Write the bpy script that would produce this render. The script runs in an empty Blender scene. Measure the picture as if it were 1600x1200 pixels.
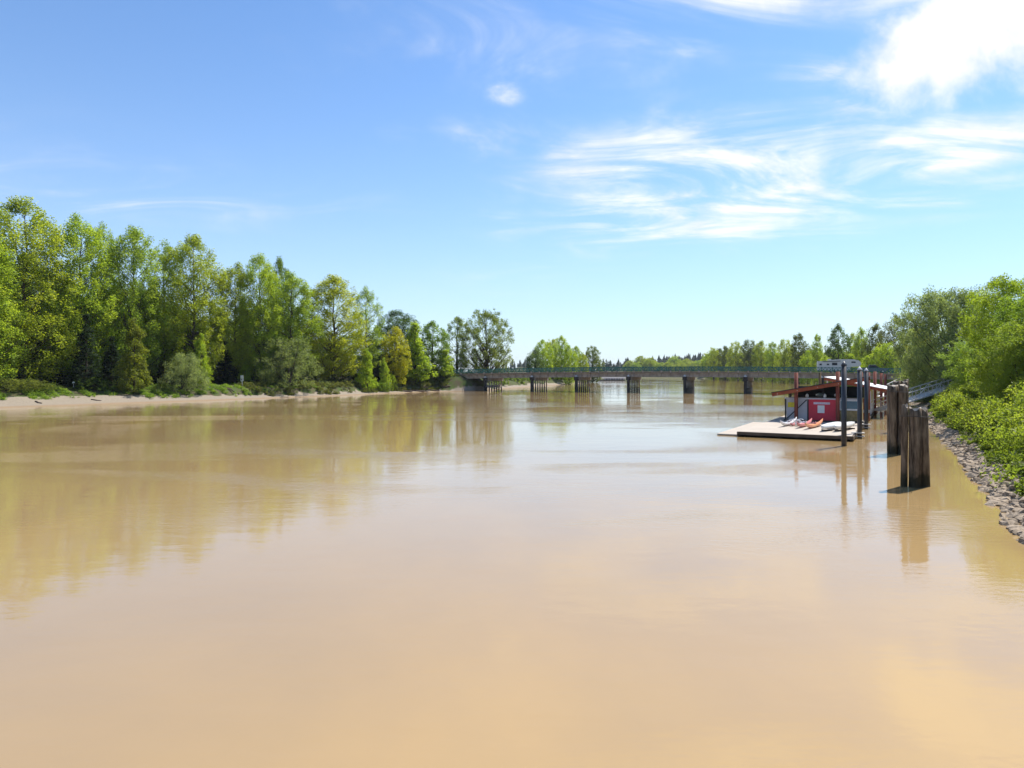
import bpy, bmesh, math, random
import numpy as np
from mathutils import Vector, Matrix, noise as mnoise

R = math.radians
scene = bpy.context.scene
COL = scene.collection
H, HZ, F = 5.0, 583.0, 1066.7            # eye height, horizon row and focal length (1600 px wide frame)

# ------------------------------------------------------------------ camera
cam_d = bpy.data.cameras.new('camera')
cam = bpy.data.objects.new('camera', cam_d)
COL.objects.link(cam)
cam.location = (0, 0, H)
cam.rotation_euler = (R(90), 0, 0)
cam_d.sensor_width = 36
cam_d.lens = 36 * F / 1600
cam_d.shift_y = -(600 - HZ) / 1600
cam_d.clip_start = 0.1
cam_d.clip_end = 12000
scene.camera = cam

# ------------------------------------------------------------------ sky and sun
SUN_EL, SUN_AZ = 56.0, 50.0               # azimuth clockwise from straight ahead (+Y)
world = bpy.data.worlds.new('World')
scene.world = world
world.use_nodes = True
wn, wl = world.node_tree.nodes, world.node_tree.links
wn.clear()


def N(nodes, kind, **kw):
    n = nodes.new(kind)
    for k, v in kw.items():
        if k.startswith('i_'):
            key = k[2:]
            key = int(key) if key.isdigit() else key.replace('_', ' ')
            n.inputs[key].default_value = v
        else:
            setattr(n, k, v)
    return n


def math_node(nodes, links, op, a, b=None, c=None, clamp=False):
    n = nodes.new('ShaderNodeMath')
    n.operation = op
    n.use_clamp = clamp
    for i, v in enumerate((a, b, c)):
        if v is None:
            continue
        if isinstance(v, (int, float)):
            n.inputs[i].default_value = v
        else:
            links.new(v, n.inputs[i])
    return n.outputs[0]


def build_world():
    out = N(wn, 'ShaderNodeOutputWorld')
    bg = N(wn, 'ShaderNodeBackground', i_Strength=0.097)
    sky = N(wn, 'ShaderNodeTexSky', sky_type='NISHITA', sun_disc=False)
    sky.sun_elevation = R(SUN_EL)
    sky.sun_rotation = R(SUN_AZ)
    sky.altitude = 10
    sky.air_density = 1.0
    sky.dust_density = 0.2
    sky.ozone_density = 2.2
    tint = N(wn, 'ShaderNodeMix', data_type='RGBA', blend_type='MULTIPLY')
    tint.inputs['Factor'].default_value = 1.0
    tint.inputs[7].default_value = (0.73, 1.0, 1.24, 1)
    wl.new(sky.outputs[0], tint.inputs[6])
    tc = N(wn, 'ShaderNodeTexCoord')
    d = tc.outputs['Generated']
    sep = N(wn, 'ShaderNodeSeparateXYZ')
    wl.new(d, sep.inputs[0])
    M = lambda op, a, b=None, c=None, clamp=False: math_node(wn, wl, op, a, b, c, clamp)
    zc = M('ADD', M('MAXIMUM', sep.outputs[2], 0.0), 0.10)
    comb = N(wn, 'ShaderNodeCombineXYZ')
    wl.new(M('DIVIDE', sep.outputs[0], zc), comb.inputs[0])
    wl.new(M('DIVIDE', sep.outputs[1], zc), comb.inputs[1])
    # high thin cloud: stretched, warped noise on a flat layer overhead
    mp = N(wn, 'ShaderNodeMapping')
    mp.inputs['Rotation'].default_value = (0, 0, R(-38))
    mp.inputs['Scale'].default_value = (0.8, 1.35, 1)
    mp.inputs['Location'].default_value = (3.1, 0.7, 0)
    wl.new(comb.outputs[0], mp.inputs[0])
    n1 = N(wn, 'ShaderNodeTexNoise', i_Scale=1.5, i_Detail=10.0, i_Roughness=0.62, i_Distortion=1.3)
    wl.new(mp.outputs[0], n1.inputs[0])
    n2 = N(wn, 'ShaderNodeTexNoise', i_Scale=0.42, i_Detail=3.0, i_Roughness=0.5)
    wl.new(comb.outputs[0], n2.inputs[0])
    r1 = N(wn, 'ShaderNodeMapRange', i_1=0.36, i_2=0.74)
    wl.new(n1.outputs[0], r1.inputs[0])
    r2 = N(wn, 'ShaderNodeMapRange', i_1=0.45, i_2=0.75)
    wl.new(n2.outputs[0], r2.inputs[0])
    wisps = M('MULTIPLY', M('MULTIPLY', r1.outputs[0], r2.outputs[0]), 0.55)
    # a few heaped clouds, each round a direction of its own
    n3 = N(wn, 'ShaderNodeTexNoise', i_Scale=7.0, i_Detail=9.0, i_Roughness=0.58, i_Distortion=0.25)
    wl.new(d, n3.inputs[0])
    n4 = N(wn, 'ShaderNodeTexNoise', i_Scale=22.0, i_Detail=5.0, i_Roughness=0.6)
    wl.new(d, n4.inputs[0])
    edge = M('ADD', M('MULTIPLY', M('SUBTRACT', n3.outputs[0], 0.5), 2.0),
             M('MULTIPLY', M('SUBTRACT', n4.outputs[0], 0.5), 0.45))
    total = None
    blobs = [((0.62, 1, 0.47), (0.15, 0.075), 1.1), ((0.80, 1, 0.53), (0.17, 0.09), 1.1),
             ((0.50, 1, 0.43), (0.09, 0.05), 0.8),
             ((0.61, 1, 0.325), (0.12, 0.032), 0.95), ((0.30, 1, 0.30), (0.20, 0.085), 0.95),
             ((0.16, 1, 0.31), (0.14, 0.05), 0.8), ((-0.01, 1, 0.41), (0.025, 0.014), 0.8),
             ((-0.09, 1, 0.47), (0.06, 0.03), 0.6), ((0.30, 1, 0.50), (0.14, 0.03), 0.7), ((0.42, 1, 0.66), (0.40, 0.12), 0.9), ((0.0, 1, 0.345), (0.14, 0.03), 0.45),
             ((0.25, 1, 0.225), (0.24, 0.035), 0.7), ((0.52, 1, 0.25), (0.2, 0.03), 0.55), ((-0.5, 1, 0.27), (0.24, 0.045), 0.3),
             ((-1.4, 0.6, 0.6), (0.25, 0.12), 1.1), ((0.9, -1, 0.5), (0.3, 0.12), 1.1),
             ((-0.8, -1, 0.7), (0.3, 0.14), 1.1), ((1.6, -0.1, 0.45), (0.22, 0.09), 1.0),
             ((-0.5, 0.9, 0.95), (0.2, 0.1), 1.0), ((0.15, 0.9, 0.85), (0.22, 0.1), 0.9)]
    for c, (sx, sz), amp in blobs:
        c = Vector(c).normalized()
        e1 = Vector((c.y, -c.x, 0)).normalized()
        e2 = c.cross(e1) * -1
        va = N(wn, 'ShaderNodeVectorMath', operation='DOT_PRODUCT')
        va.inputs[1].default_value = e1 / sx
        wl.new(d, va.inputs[0])
        vb = N(wn, 'ShaderNodeVectorMath', operation='DOT_PRODUCT')
        vb.inputs[1].default_value = e2 / sz
        wl.new(d, vb.inputs[0])
        b0 = -c.dot(e2) / sz
        vc = N(wn, 'ShaderNodeVectorMath', operation='DOT_PRODUCT')
        vc.inputs[1].default_value = c
        wl.new(d, vc.inputs[0])
        rr = M('SQRT', M('ADD', M('POWER', M('ABSOLUTE', va.outputs['Value']), 2.0),
                         M('POWER', M('ABSOLUTE', M('ADD', vb.outputs['Value'], b0)), 2.0)))
        if amp < 1.0:      # thin streaky cloud
            v = M('SUBTRACT', 1.55, M('ADD', rr, M('MULTIPLY', edge, -0.5)), clamp=True)
            v = M('MULTIPLY', M('MULTIPLY', v, M('ADD', M('MULTIPLY', M('POWER', r1.outputs[0], 1.3), 1.35), 0.05)), amp, clamp=True)
        else:              # heaped cloud
            v = M('SUBTRACT', 1.0, M('ADD', rr, M('MULTIPLY', edge, -1.25)))
            v = M('MULTIPLY', M('DIVIDE', v, 1.05, clamp=True), amp, clamp=True)
        v = M('MULTIPLY', v, M('GREATER_THAN', vc.outputs['Value'], 0.3))
        total = v if total is None else M('MAXIMUM', total, v)
    cov = M('MAXIMUM', wisps, total)
    sm = N(wn, 'ShaderNodeMapRange', interpolation_type='SMOOTHSTEP')
    wl.new(cov, sm.inputs[0])
    fade = M('MULTIPLY', sm.outputs[0], M('MULTIPLY', sep.outputs[2], 14.0, clamp=True))
    mix = N(wn, 'ShaderNodeMix', data_type='RGBA')
    wl.new(fade, mix.inputs['Factor'])
    hz = N(wn, 'ShaderNodeMix', data_type='RGBA')
    wl.new(M('MULTIPLY', M('POWER', 2.718, M('MULTIPLY', M('MAXIMUM', sep.outputs[2], 0.0), -6.2)), 0.8), hz.inputs['Factor'])
    wl.new(tint.outputs[2], hz.inputs[6])
    hz.inputs[7].default_value = (5.2, 5.65, 6.1, 1)
    wl.new(hz.outputs[2], mix.inputs[6])
    shade = N(wn, 'ShaderNodeMix', data_type='RGBA')
    shr = N(wn, 'ShaderNodeMapRange', i_1=0.38, i_2=0.6)
    wl.new(n3.outputs[0], shr.inputs[0])
    wl.new(shr.outputs[0], shade.inputs['Factor'])
    shade.inputs[6].default_value = (6.1, 6.2, 6.4, 1)
    shade.inputs[7].default_value = (7.9, 7.6, 7.3, 1)
    wl.new(shade.outputs[2], mix.inputs[7])
    wl.new(mix.outputs[2], bg.inputs[0])
    wl.new(bg.outputs[0], out.inputs[0])


build_world()
sun_d = bpy.data.lights.new('sun', 'SUN')
sun_d.energy = 5.0
sun_d.angle = R(0.6)
sun_d.color = (1.0, 0.95, 0.87)
sun = bpy.data.objects.new('sun', sun_d)
COL.objects.link(sun)
sv = Vector((math.sin(R(SUN_AZ)) * math.cos(R(SUN_EL)), math.cos(R(SUN_AZ)) * math.cos(R(SUN_EL)), math.sin(R(SUN_EL))))
sun.rotation_euler = (-sv).to_track_quat('-Z', 'Y').to_euler()
sun.location = (60, 40, 90)

vs = scene.view_settings
vs.view_transform = 'Standard'
vs.look = 'None'
vs.gamma = 1.0
vs.exposure = 0.7
vs.use_curve_mapping = False
scene.render.engine = 'CYCLES'
scene.cycles.use_denoising = True
scene.cycles.max_bounces = 6
scene.cycles.transparent_max_bounces = 8
scene.cycles.diffuse_bounces = 4
scene.cycles.glossy_bounces = 3


# ------------------------------------------------------------------ helpers
def X_(px, Y):
    return (px - 800.0) / F * Y


def Z_(py, Y):
    return H - (py - HZ) * Y / F


def mat(name, color, rough=0.7, spec=0.3, var=0.0, scale=3.0, bump=0.0, bscale=20.0, metal=0.0, color2=None, stretch=None, detail=5.0):
    """Principled material; noise mixes color and color2, optional fine bump."""
    m = bpy.data.materials.new(name)
    m.use_nodes = True
    n, l = m.node_tree.nodes, m.node_tree.links
    b = n['Principled BSDF']
    b.inputs['Roughness'].default_value = rough
    b.inputs['Specular IOR Level'].default_value = spec
    b.inputs['Metallic'].default_value = metal
    b.inputs['Base Color'].default_value = (*color, 1)
    tc = N(n, 'ShaderNodeTexCoord')
    src = tc.outputs['Object']
    if stretch:
        mp = N(n, 'ShaderNodeMapping')
        mp.inputs['Scale'].default_value = stretch
        l.new(src, mp.inputs[0])
        src = mp.outputs[0]
    if color2 is None and var > 0:
        color2 = tuple(max(0, c * (1 - var)) for c in color)
    if color2 is not None:
        t = N(n, 'ShaderNodeTexNoise', i_Scale=scale, i_Detail=detail, i_Roughness=0.62)
        l.new(src, t.inputs[0])
        mr = N(n, 'ShaderNodeMapRange', i_1=0.32, i_2=0.68)
        l.new(t.outputs[0], mr.inputs[0])
        mx = N(n, 'ShaderNodeMix', data_type='RGBA')
        l.new(mr.outputs[0], mx.inputs['Factor'])
        mx.inputs[6].default_value = (*color, 1)
        mx.inputs[7].default_value = (*color2, 1)
        l.new(mx.outputs[2], b.inputs['Base Color'])
    if bump > 0:
        t2 = N(n, 'ShaderNodeTexNoise', i_Scale=bscale, i_Detail=6.0, i_Roughness=0.6)
        l.new(src, t2.inputs[0])
        bp = N(n, 'ShaderNodeBump', i_Strength=bump, i_Distance=0.05)
        l.new(t2.outputs[0], bp.inputs['Height'])
        l.new(bp.outputs[0], b.inputs['Normal'])
    return m


def leaf_mat(name, transl=0.64, gloss=0.25):
    """Foliage: colour from the object's own colour, varied leaf by leaf; part of the light comes through."""
    m = bpy.data.materials.new(name)
    m.use_nodes = True
    n, l = m.node_tree.nodes, m.node_tree.links
    n.clear()
    out = N(n, 'ShaderNodeOutputMaterial')
    oi = N(n, 'ShaderNodeObjectInfo')
    at = N(n, 'ShaderNodeAttribute', attribute_name='leafvar')
    hsv = N(n, 'ShaderNodeHueSaturation')
    mh = N(n, 'ShaderNodeMapRange', i_3=0.487, i_4=0.52)
    l.new(at.outputs['Fac'], mh.inputs[0])
    l.new(mh.outputs[0], hsv.inputs['Hue'])
    mv = N(n, 'ShaderNodeMapRange', i_3=1.28, i_4=0.78)
    l.new(at.outputs['Fac'], mv.inputs[0])
    l.new(mv.outputs[0], hsv.inputs['Value'])
    l.new(oi.outputs['Color'], hsv.inputs['Color'])
    b = N(n, 'ShaderNodeBsdfPrincipled')
    b.inputs['Roughness'].default_value = 0.55
    b.inputs['Specular IOR Level'].default_value = gloss
    l.new(hsv.outputs[0], b.inputs['Base Color'])
    tr = N(n, 'ShaderNodeBsdfTranslucent')
    warm = N(n, 'ShaderNodeMix', data_type='RGBA', blend_type='MULTIPLY')
    warm.inputs['Factor'].default_value = 1.0
    warm.inputs[7].default_value = (1.25, 1.2, 0.55, 1)
    l.new(hsv.outputs[0], warm.inputs[6])
    l.new(warm.outputs[2], tr.inputs[0])
    mx = N(n, 'ShaderNodeMixShader', i_0=transl)
    l.new(b.outputs[0], mx.inputs[1])
    l.new(tr.outputs[0], mx.inputs[2])
    l.new(mx.outputs[0], out.inputs[0])
    return m


M = {}
M['leaf'] = leaf_mat('leaf')
M['bark'] = mat('bark', (0.085, 0.07, 0.055), 0.9, 0.1, color2=(0.035, 0.028, 0.022), scale=2.0, stretch=(3, 3, 0.6), bump=0.6, bscale=9)
M['rust'] = mat('rust', (0.26, 0.07, 0.04), 0.75, 0.25, color2=(0.13, 0.038, 0.03), scale=1.6, stretch=(1, 1, 0.35), bump=0.25, bscale=14)
M['orange_steel'] = mat('orange_steel', (0.33, 0.09, 0.04), 0.7, 0.25, color2=(0.20, 0.05, 0.025), scale=1.5, bump=0.1)
M['black_pile'] = mat('black_pile', (0.022, 0.023, 0.027), 0.42, 0.5, color2=(0.04, 0.04, 0.045), scale=2.0, stretch=(2, 2, 0.4))
M['cap_white'] = mat('cap_white', (0.55, 0.56, 0.57), 0.6, 0.3, var=0.35, scale=6)
M['old_wood'] = mat('old_wood', (0.27, 0.205, 0.145), 0.9, 0.12, color2=(0.035, 0.024, 0.017), scale=1.9, stretch=(3.6, 3.6, 0.55), bump=1.0, bscale=7, detail=8)
M['wood_top'] = mat('wood_top', (0.52, 0.46, 0.38), 0.85, 0.15, color2=(0.25, 0.2, 0.15), scale=5, bump=0.6)


def tide_band(m, z0, z1, color):
    """Wet, weedy wood below the tide mark, with a ragged upper edge."""
    n, l = m.node_tree.nodes, m.node_tree.links
    b = n['Principled BSDF']
    src = b.inputs['Base Color'].links[0].from_socket
    geo = N(n, 'ShaderNodeNewGeometry')
    sp = N(n, 'ShaderNodeSeparateXYZ')
    l.new(geo.outputs['Position'], sp.inputs[0])
    t = N(n, 'ShaderNodeTexNoise', i_Scale=5.0, i_Detail=5.0)
    l.new(geo.outputs['Position'], t.inputs[0])
    zz = math_node(n, l, 'ADD', sp.outputs[2], math_node(n, l, 'MULTIPLY', math_node(n, l, 'SUBTRACT', t.outputs[0], 0.5), 0.9))
    mr = N(n, 'ShaderNodeMapRange', i_1=z0, i_2=z1, i_3=0.92, i_4=0.0)
    l.new(zz, mr.inputs[0])
    mx = N(n, 'ShaderNodeMix', data_type='RGBA')
    l.new(mr.outputs[0], mx.inputs['Factor'])
    l.new(src, mx.inputs[6])
    mx.inputs[7].default_value = (*color, 1)
    l.new(mx.outputs[2], b.inputs['Base Color'])


tide_band(M['old_wood'], 0.35, 0.8, (0.03, 0.03, 0.018))
M['tan_wood'] = mat('tan_wood', (0.22, 0.15, 0.075), 0.85, 0.15, var=0.5, scale=2.0, stretch=(3, 3, 0.5), bump=0.4)
M['concrete'] = mat('concrete', (0.24, 0.22, 0.20), 0.85, 0.2, color2=(0.19, 0.17, 0.155), scale=0.9, bump=0.25, bscale=6)
M['concrete_pale'] = mat('concrete_pale', (0.36, 0.33, 0.30), 0.85, 0.2, color2=(0.21, 0.185, 0.165), scale=1.4, bump=0.25, bscale=6)
M['pile_dark'] = mat('pile_dark', (0.045, 0.042, 0.042), 0.75, 0.25, color2=(0.02, 0.019, 0.02), scale=2.0, stretch=(2, 2, .4), bump=0.3)
M['asphalt'] = mat('asphalt', (0.06, 0.06, 0.063), 0.9, 0.2, var=0.3, scale=3, bump=0.3, bscale=60)
M['green_paint'] = mat('green_paint', (0.012, 0.085, 0.07), 0.5, 0.4, color2=(0.03, 0.14, 0.12), scale=1.2)
M['deck_board'] = mat('deck_board', (0.47, 0.41, 0.345), 0.85, 0.2, color2=(0.33, 0.285, 0.235), scale=0.8, stretch=(0.5, 5, 1), bump=0.3, bscale=6)
M['fascia'] = mat('fascia', (0.13, 0.10, 0.075), 0.85, 0.2, var=0.5, scale=1.2, bump=0.3)
M['grey_panel'] = mat('grey_panel', (0.50, 0.49, 0.52), 0.6, 0.3, color2=(0.40, 0.39, 0.41), scale=1.4)
M['red_panel'] = mat('red_panel', (0.62, 0.035, 0.065), 0.5, 0.35, color2=(0.52, 0.03, 0.055), scale=1.2)
M['white_paint'] = mat('white_paint', (0.78, 0.78, 0.77), 0.5, 0.4, var=0.14, scale=2.5)
M['white_roof'] = mat('white_roof', (0.78, 0.77, 0.76), 0.5, 0.35, var=0.12, scale=1.0)
M['dark_frame'] = mat('dark_frame', (0.03, 0.032, 0.038), 0.6, 0.3, var=0.4)
M['print_grey'] = mat('print_grey', (0.50, 0.42, 0.52), 0.6, 0.3, color2=(0.74, 0.62, 0.68), scale=9)
M['yellow_sign'] = mat('yellow_sign', (0.66, 0.56, 0.03), 0.5, 0.3, color2=(0.5, 0.42, 0.04), scale=5)
M['glass_blue'] = mat('glass_blue', (0.045, 0.11, 0.17), 0.12, 0.6, color2=(0.07, 0.16, 0.22), scale=1.5)
M['tan_panel'] = mat('tan_panel', (0.33, 0.26, 0.13), 0.85, 0.2, color2=(0.2, 0.16, 0.07), scale=3, bump=0.2)
M['galv'] = mat('galv', (0.68, 0.65, 0.59), 0.6, 0.3, metal=0.0, color2=(0.32, 0.31, 0.29), scale=2.5)
M['hull_pink'] = mat('hull_pink', (0.62, 0.25, 0.25), 0.3, 0.5, color2=(0.52, 0.17, 0.17), scale=2)
M['hull_orange'] = mat('hull_orange', (0.72, 0.36, 0.16), 0.3, 0.5, color2=(0.62, 0.22, 0.12), scale=1.5)
M['hull_white'] = mat('hull_white', (0.74, 0.74, 0.74), 0.3, 0.5, var=0.15, scale=2)
M['black_rubber'] = mat('black_rubber', (0.02, 0.02, 0.02), 0.7, 0.3, var=0.3)
M['rv_white'] = mat('rv_white', (0.52, 0.51, 0.48), 0.4, 0.4, var=0.08)
M['truck_grey'] = mat('truck_grey', (0.10, 0.12, 0.15), 0.3, 0.5, var=0.2)
M['rock'] = mat('rock', (0.42, 0.335, 0.25), 0.9, 0.2, color2=(0.16, 0.125, 0.09), scale=2.4, bump=0.6, bscale=9)
M['teal'] = mat('teal', (0.02, 0.12, 0.11), 0.6, 0.3, var=0.3)
M['rope'] = mat('rope', (0.09, 0.085, 0.08), 0.8, 0.2, var=0.3)
M['driftwood'] = mat('driftwood', (0.17, 0.13, 0.10), 0.9, 0.1, color2=(0.07, 0.05, 0.04), scale=3, bump=0.5)


class MB:
    """Collects vertices and faces, then links them as one mesh object."""
    def __init__(s):
        s.v, s.f = [], []

    def add(s, verts, faces):
        o = len(s.v)
        s.v += [tuple(v) for v in verts]
        s.f += [tuple(i + o for i in f) for f in faces]

    def box(s, c, size, ax=None, ay=None, az=None):
        """Box centred on c with full sizes along the three axes."""
        c = Vector(c)
        ax = Vector(ax or (1, 0, 0)); ay = Vector(ay or (0, 1, 0)); az = Vector(az or (0, 0, 1))
        hx, hy, hz = (k / 2 for k in size)
        vs_ = [c + ax * (hx * i) + ay * (hy * j) + az * (hz * k) for k in (-1, 1) for j in (-1, 1) for i in (-1, 1)]
        s.add(vs_, [(0, 2, 3, 1), (4, 5, 7, 6), (0, 1, 5, 4), (2, 6, 7, 3), (0, 4, 6, 2), (1, 3, 7, 5)])

    def bar(s, a, b, w, h=None, up=(0, 0, 1)):
        a, b = Vector(a), Vector(b)
        d = (b - a)
        L = d.length
        d.normalize()
        side = d.cross(Vector(up))
        if side.length < 1e-4:
            side = d.cross(Vector((1, 0, 0)))
        side.normalize()
        u2 = side.cross(d)
        s.box((a + b) / 2, (L, w, h or w), d, side, u2)

    def tube(s, pts, radii, seg=8, caps=True):
        pts = [Vector(p) for p in pts]
        rings = []
        for i, p in enumerate(pts):
            t = (pts[min(i + 1, len(pts) - 1)] - pts[max(i - 1, 0)]).normalized()
            a = t.cross(Vector((0, 0, 1)))
            if a.length < 0.05:
                a = t.cross(Vector((0, 1, 0)))
            a.normalize()
            b = t.cross(a)
            r = radii[i] if isinstance(radii, (list, tuple)) else radii
            rings.append([p + (a * math.cos(q) + b * math.sin(q)) * r for q in (2 * math.pi * k / seg for k in range(seg))])
        faces = []
        for i in range(len(rings) - 1):
            for k in range(seg):
                k2 = (k + 1) % seg
                faces.append((i * seg + k, i * seg + k2, (i + 1) * seg + k2, (i + 1) * seg + k))
        if caps:
            faces.append(tuple(range(seg - 1, -1, -1)))
            faces.append(tuple((len(rings) - 1) * seg + k for k in range(seg)))
        s.add([v for r_ in rings for v in r_], faces)

    def build(s, name, material, parent=None, smooth=False, loc=None):
        me = bpy.data.meshes.new(name)
        me.from_pydata(s.v, [], s.f)
        me.materials.append(material)
        if smooth:
            me.polygons.foreach_set('use_smooth', [True] * len(me.polygons))
        me.update()
        return link(name, me, parent, loc)


def link(name, data, parent=None, loc=None):
    o = bpy.data.objects.new(name, data)
    COL.objects.link(o)
    if parent is not None:
        o.parent = parent
    if loc is not None:
        o.location = loc
    return o


def tag(o, label=None, cat=None, group=None, kind=None):
    for k, v in (('label', label), ('category', cat), ('group', group), ('kind', kind)):
        if v:
            o[k] = v
    return o


def thing(name, label, cat, loc=(0, 0, 0), rz=0.0, group=None):
    o = bpy.data.objects.new(name, None)
    o.empty_display_size = 0.3
    COL.objects.link(o)
    o.location = loc
    o.rotation_euler = (0, 0, rz)
    return tag(o, label, cat, group)


# ------------------------------------------------------------------ terrain
LEFT = [(-108, -60), (-100, 20), (-84, 75), (-74, 98.8), (-68.6, 104.6), (-63.8, 113.5), (-55.8, 124), (-46, 140), (-35.3, 157),
        (-27.6, 176), (-18, 186), (-8.5, 192), (-1, 226), (12, 264), (28, 312), (46, 378), (30, 470), (-60, 640), (-400, 900)]
RIGHT = [(-14, -60), (-3, -14), (4.6, 0), (16.5, 22), (29.5, 45), (42.3, 69.3), (51, 84), (59.8, 98.8), (73, 125), (88, 152), (118, 210), (146, 290), (160, 356),
         (166, 450), (178, 600), (165, 700), (120, 765), (-60, 860), (-400, 1100)]


def resample(P, closed_step):
    out = []
    for a, b in zip(P[:-1], P[1:]):
        n = max(1, int(math.dist(a, b) / closed_step))
        for i in range(n):
            out.append((a[0] + (b[0] - a[0]) * i / n, a[1] + (b[1] - a[1]) * i / n))
    out.append(P[-1])
    return out


def smooth(P, it=2):
    for _ in range(it):
        Q = [P[0]]
        for a, b in zip(P[:-1], P[1:]):
            Q += [(a[0] * .75 + b[0] * .25, a[1] * .75 + b[1] * .25), (a[0] * .25 + b[0] * .75, a[1] * .25 + b[1] * .75)]
        Q.append(P[-1])
        P = Q
    return P


LP, RP = smooth(LEFT, 1), smooth(RIGHT, 1)
_rng = np.random.default_rng(5)


def seg_dist(px, py, P):
    best = np.full(px.shape, 1e9)
    for (ax, ay), (bx, by) in zip(P[:-1], P[1:]):
        dx, dy = bx - ax, by - ay
        t = np.clip(((px - ax) * dx + (py - ay) * dy) / (dx * dx + dy * dy), 0, 1)
        best = np.minimum(best, np.hypot(px - ax - t * dx, py - ay - t * dy))
    return best


def inside_river(px, py):
    poly = LP + RP[::-1]
    ins = np.zeros(px.shape, bool)
    for (ax, ay), (bx, by) in zip(poly, poly[1:] + poly[:1]):
        c = ((ay > py) != (by > py))
        with np.errstate(divide='ignore', invalid='ignore'):
            xx = (bx - ax) * (py - ay) / (by - ay) + ax
        ins ^= c & (px < xx)
    return ins


def vnoise(x, y, s, seed=0):
    """Smooth value noise on numpy arrays."""
    x, y = np.asarray(x) / s, np.asarray(y) / s
    xi, yi = np.floor(x), np.floor(y)
    fx, fy = x - xi, y - yi
    fx, fy = fx * fx * (3 - 2 * fx), fy * fy * (3 - 2 * fy)
    def hsh(a, b):
        v = np.sin(a * 127.1 + b * 311.7 + seed * 74.7) * 43758.5453
        return v - np.floor(v)
    return (hsh(xi, yi) * (1 - fx) + hsh(xi + 1, yi) * fx) * (1 - fy) + (hsh(xi, yi + 1) * (1 - fx) + hsh(xi + 1, yi + 1) * fx) * fy


BR_ANG, BR_D = R(20.5), 175.0
BN = Vector((math.sin(BR_ANG), math.cos(BR_ANG), 0))
BT = Vector((math.cos(BR_ANG), -math.sin(BR_ANG), 0))


def terrain(x, y):
    """Ground height, distance from the waterline (positive on land) and side (1 = right bank)."""
    x, y = np.atleast_1d(np.asarray(x, float)), np.atleast_1d(np.asarray(y, float))
    dl, dr = seg_dist(x, y, LP), seg_dist(x, y, RP)
    d = np.minimum(dl, dr)
    right = dr < dl
    ins = inside_river(x, y)
    w = (vnoise(x, y, 9, 1) - .5) * 1.6 + (vnoise(x, y, 3, 2) - .5) * 0.7
    dd = np.maximum(0, d + w * np.clip(d / 3, 0, 1))
    zl = np.interp(dd, [0, 6.5, 8.5, 10.5, 16, 60, 3000], [0, 0.95, 1.5, 2.1, 2.5, 2.9, 4.0])
    wide = np.clip((y - 114) / 22, 0, 1)      # the far part of the left beach is narrower under a cut bank
    zl2 = np.interp(dd, [0, 3.0, 4.2, 8, 60, 3000], [0, 0.5, 1.9, 2.5, 2.9, 4.0])
    zl = zl * (1 - wide) + zl2 * wide
    zr = np.interp(dd, [0, 1.0, 3.0, 7.5, 11, 60, 3000], [0, 0.55, 1.75, 4.7, 5.3, 5.6, 6.0])
    far = np.clip((y - 175) / 60, 0, 1)
    zr2 = np.interp(dd, [0, 3, 6, 60, 3000], [0, 1.2, 2.2, 2.6, 3.5])
    zr = zr * (1 - far) + zr2 * far
    z = np.where(right, zr, zl)
    z = z + (vnoise(x, y, 2.2, 3) - .5) * 0.12 * np.clip(d / 4, 0, 1) + (vnoise(x, y, 14, 4) - .5) * 0.5 * np.clip((d - 8) / 20, 0, 1)
    # embankments that carry the two ends of the bridge
    s = (x - BN.x * BR_D) * BT.x + (y - BN.y * BR_D) * BT.y
    q = (x - BN.x * BR_D) * BN.x + (y - BN.y * BR_D) * BN.y
    across = np.clip((np.abs(q - 4.5) - 5.5) / 7.0, 0, 1)
    el = np.clip((-72 - s) / 9, 0, 1) * (1 - across)
    er = np.clip((s - 27) / 7, 0, 1) * (1 - across)
    z = np.where(ins, z, np.maximum(z, 4.55 * el))
    z = np.where(ins, z, np.maximum(z, 4.75 * er))
    z = np.where(ins, -np.minimum(2.5, d * 0.35) - 0.02, z)
    # two long low wooded ridges on the horizon
    ridge = 38 * np.exp(-((y - 1650) / 260) ** 2) * (0.55 + 0.45 * vnoise(x, y, 420, 9)) * np.clip((x - 190) / 200, 0, 1) + 13 * np.exp(-((x - 18) / 40) ** 2 - ((y - 1250) / 90) ** 2)
    hill = 17 * np.exp(-((x - 330) / 170) ** 2 - ((y - 1180) / 150) ** 2)
    z = z + ridge + hill
    return z, np.where(ins, -d, d), right


def ground_z(x, y):
    return float(terrain(x, y)[0][0])


def axis(ranges):
    out = []
    for a, b, st in ranges:
        out += list(np.arange(a, b, st))
    out.append(ranges[-1][1])
    return np.array(out)


gx = axis([(-2600, -600, 100), (-600, -130, 15), (-130, -90, 3), (-90, 100, 1.25), (100, 190, 3), (190, 600, 15), (600, 2600, 100)])
gy = axis([(-80, 15, 3), (15, 215, 1.25), (215, 400, 3), (400, 900, 10), (900, 2200, 45), (2200, 6000, 300)])
GX, GY = np.meshgrid(gx, gy)
gz, gd, gright = terrain(GX.ravel(), GY.ravel())
nx, ny = len(gx), len(gy)
idx = np.arange(nx * ny).reshape(ny, nx)
quads = np.stack([idx[:-1, :-1], idx[:-1, 1:], idx[1:, 1:], idx[1:, :-1]], -1).reshape(-1, 4)


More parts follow.
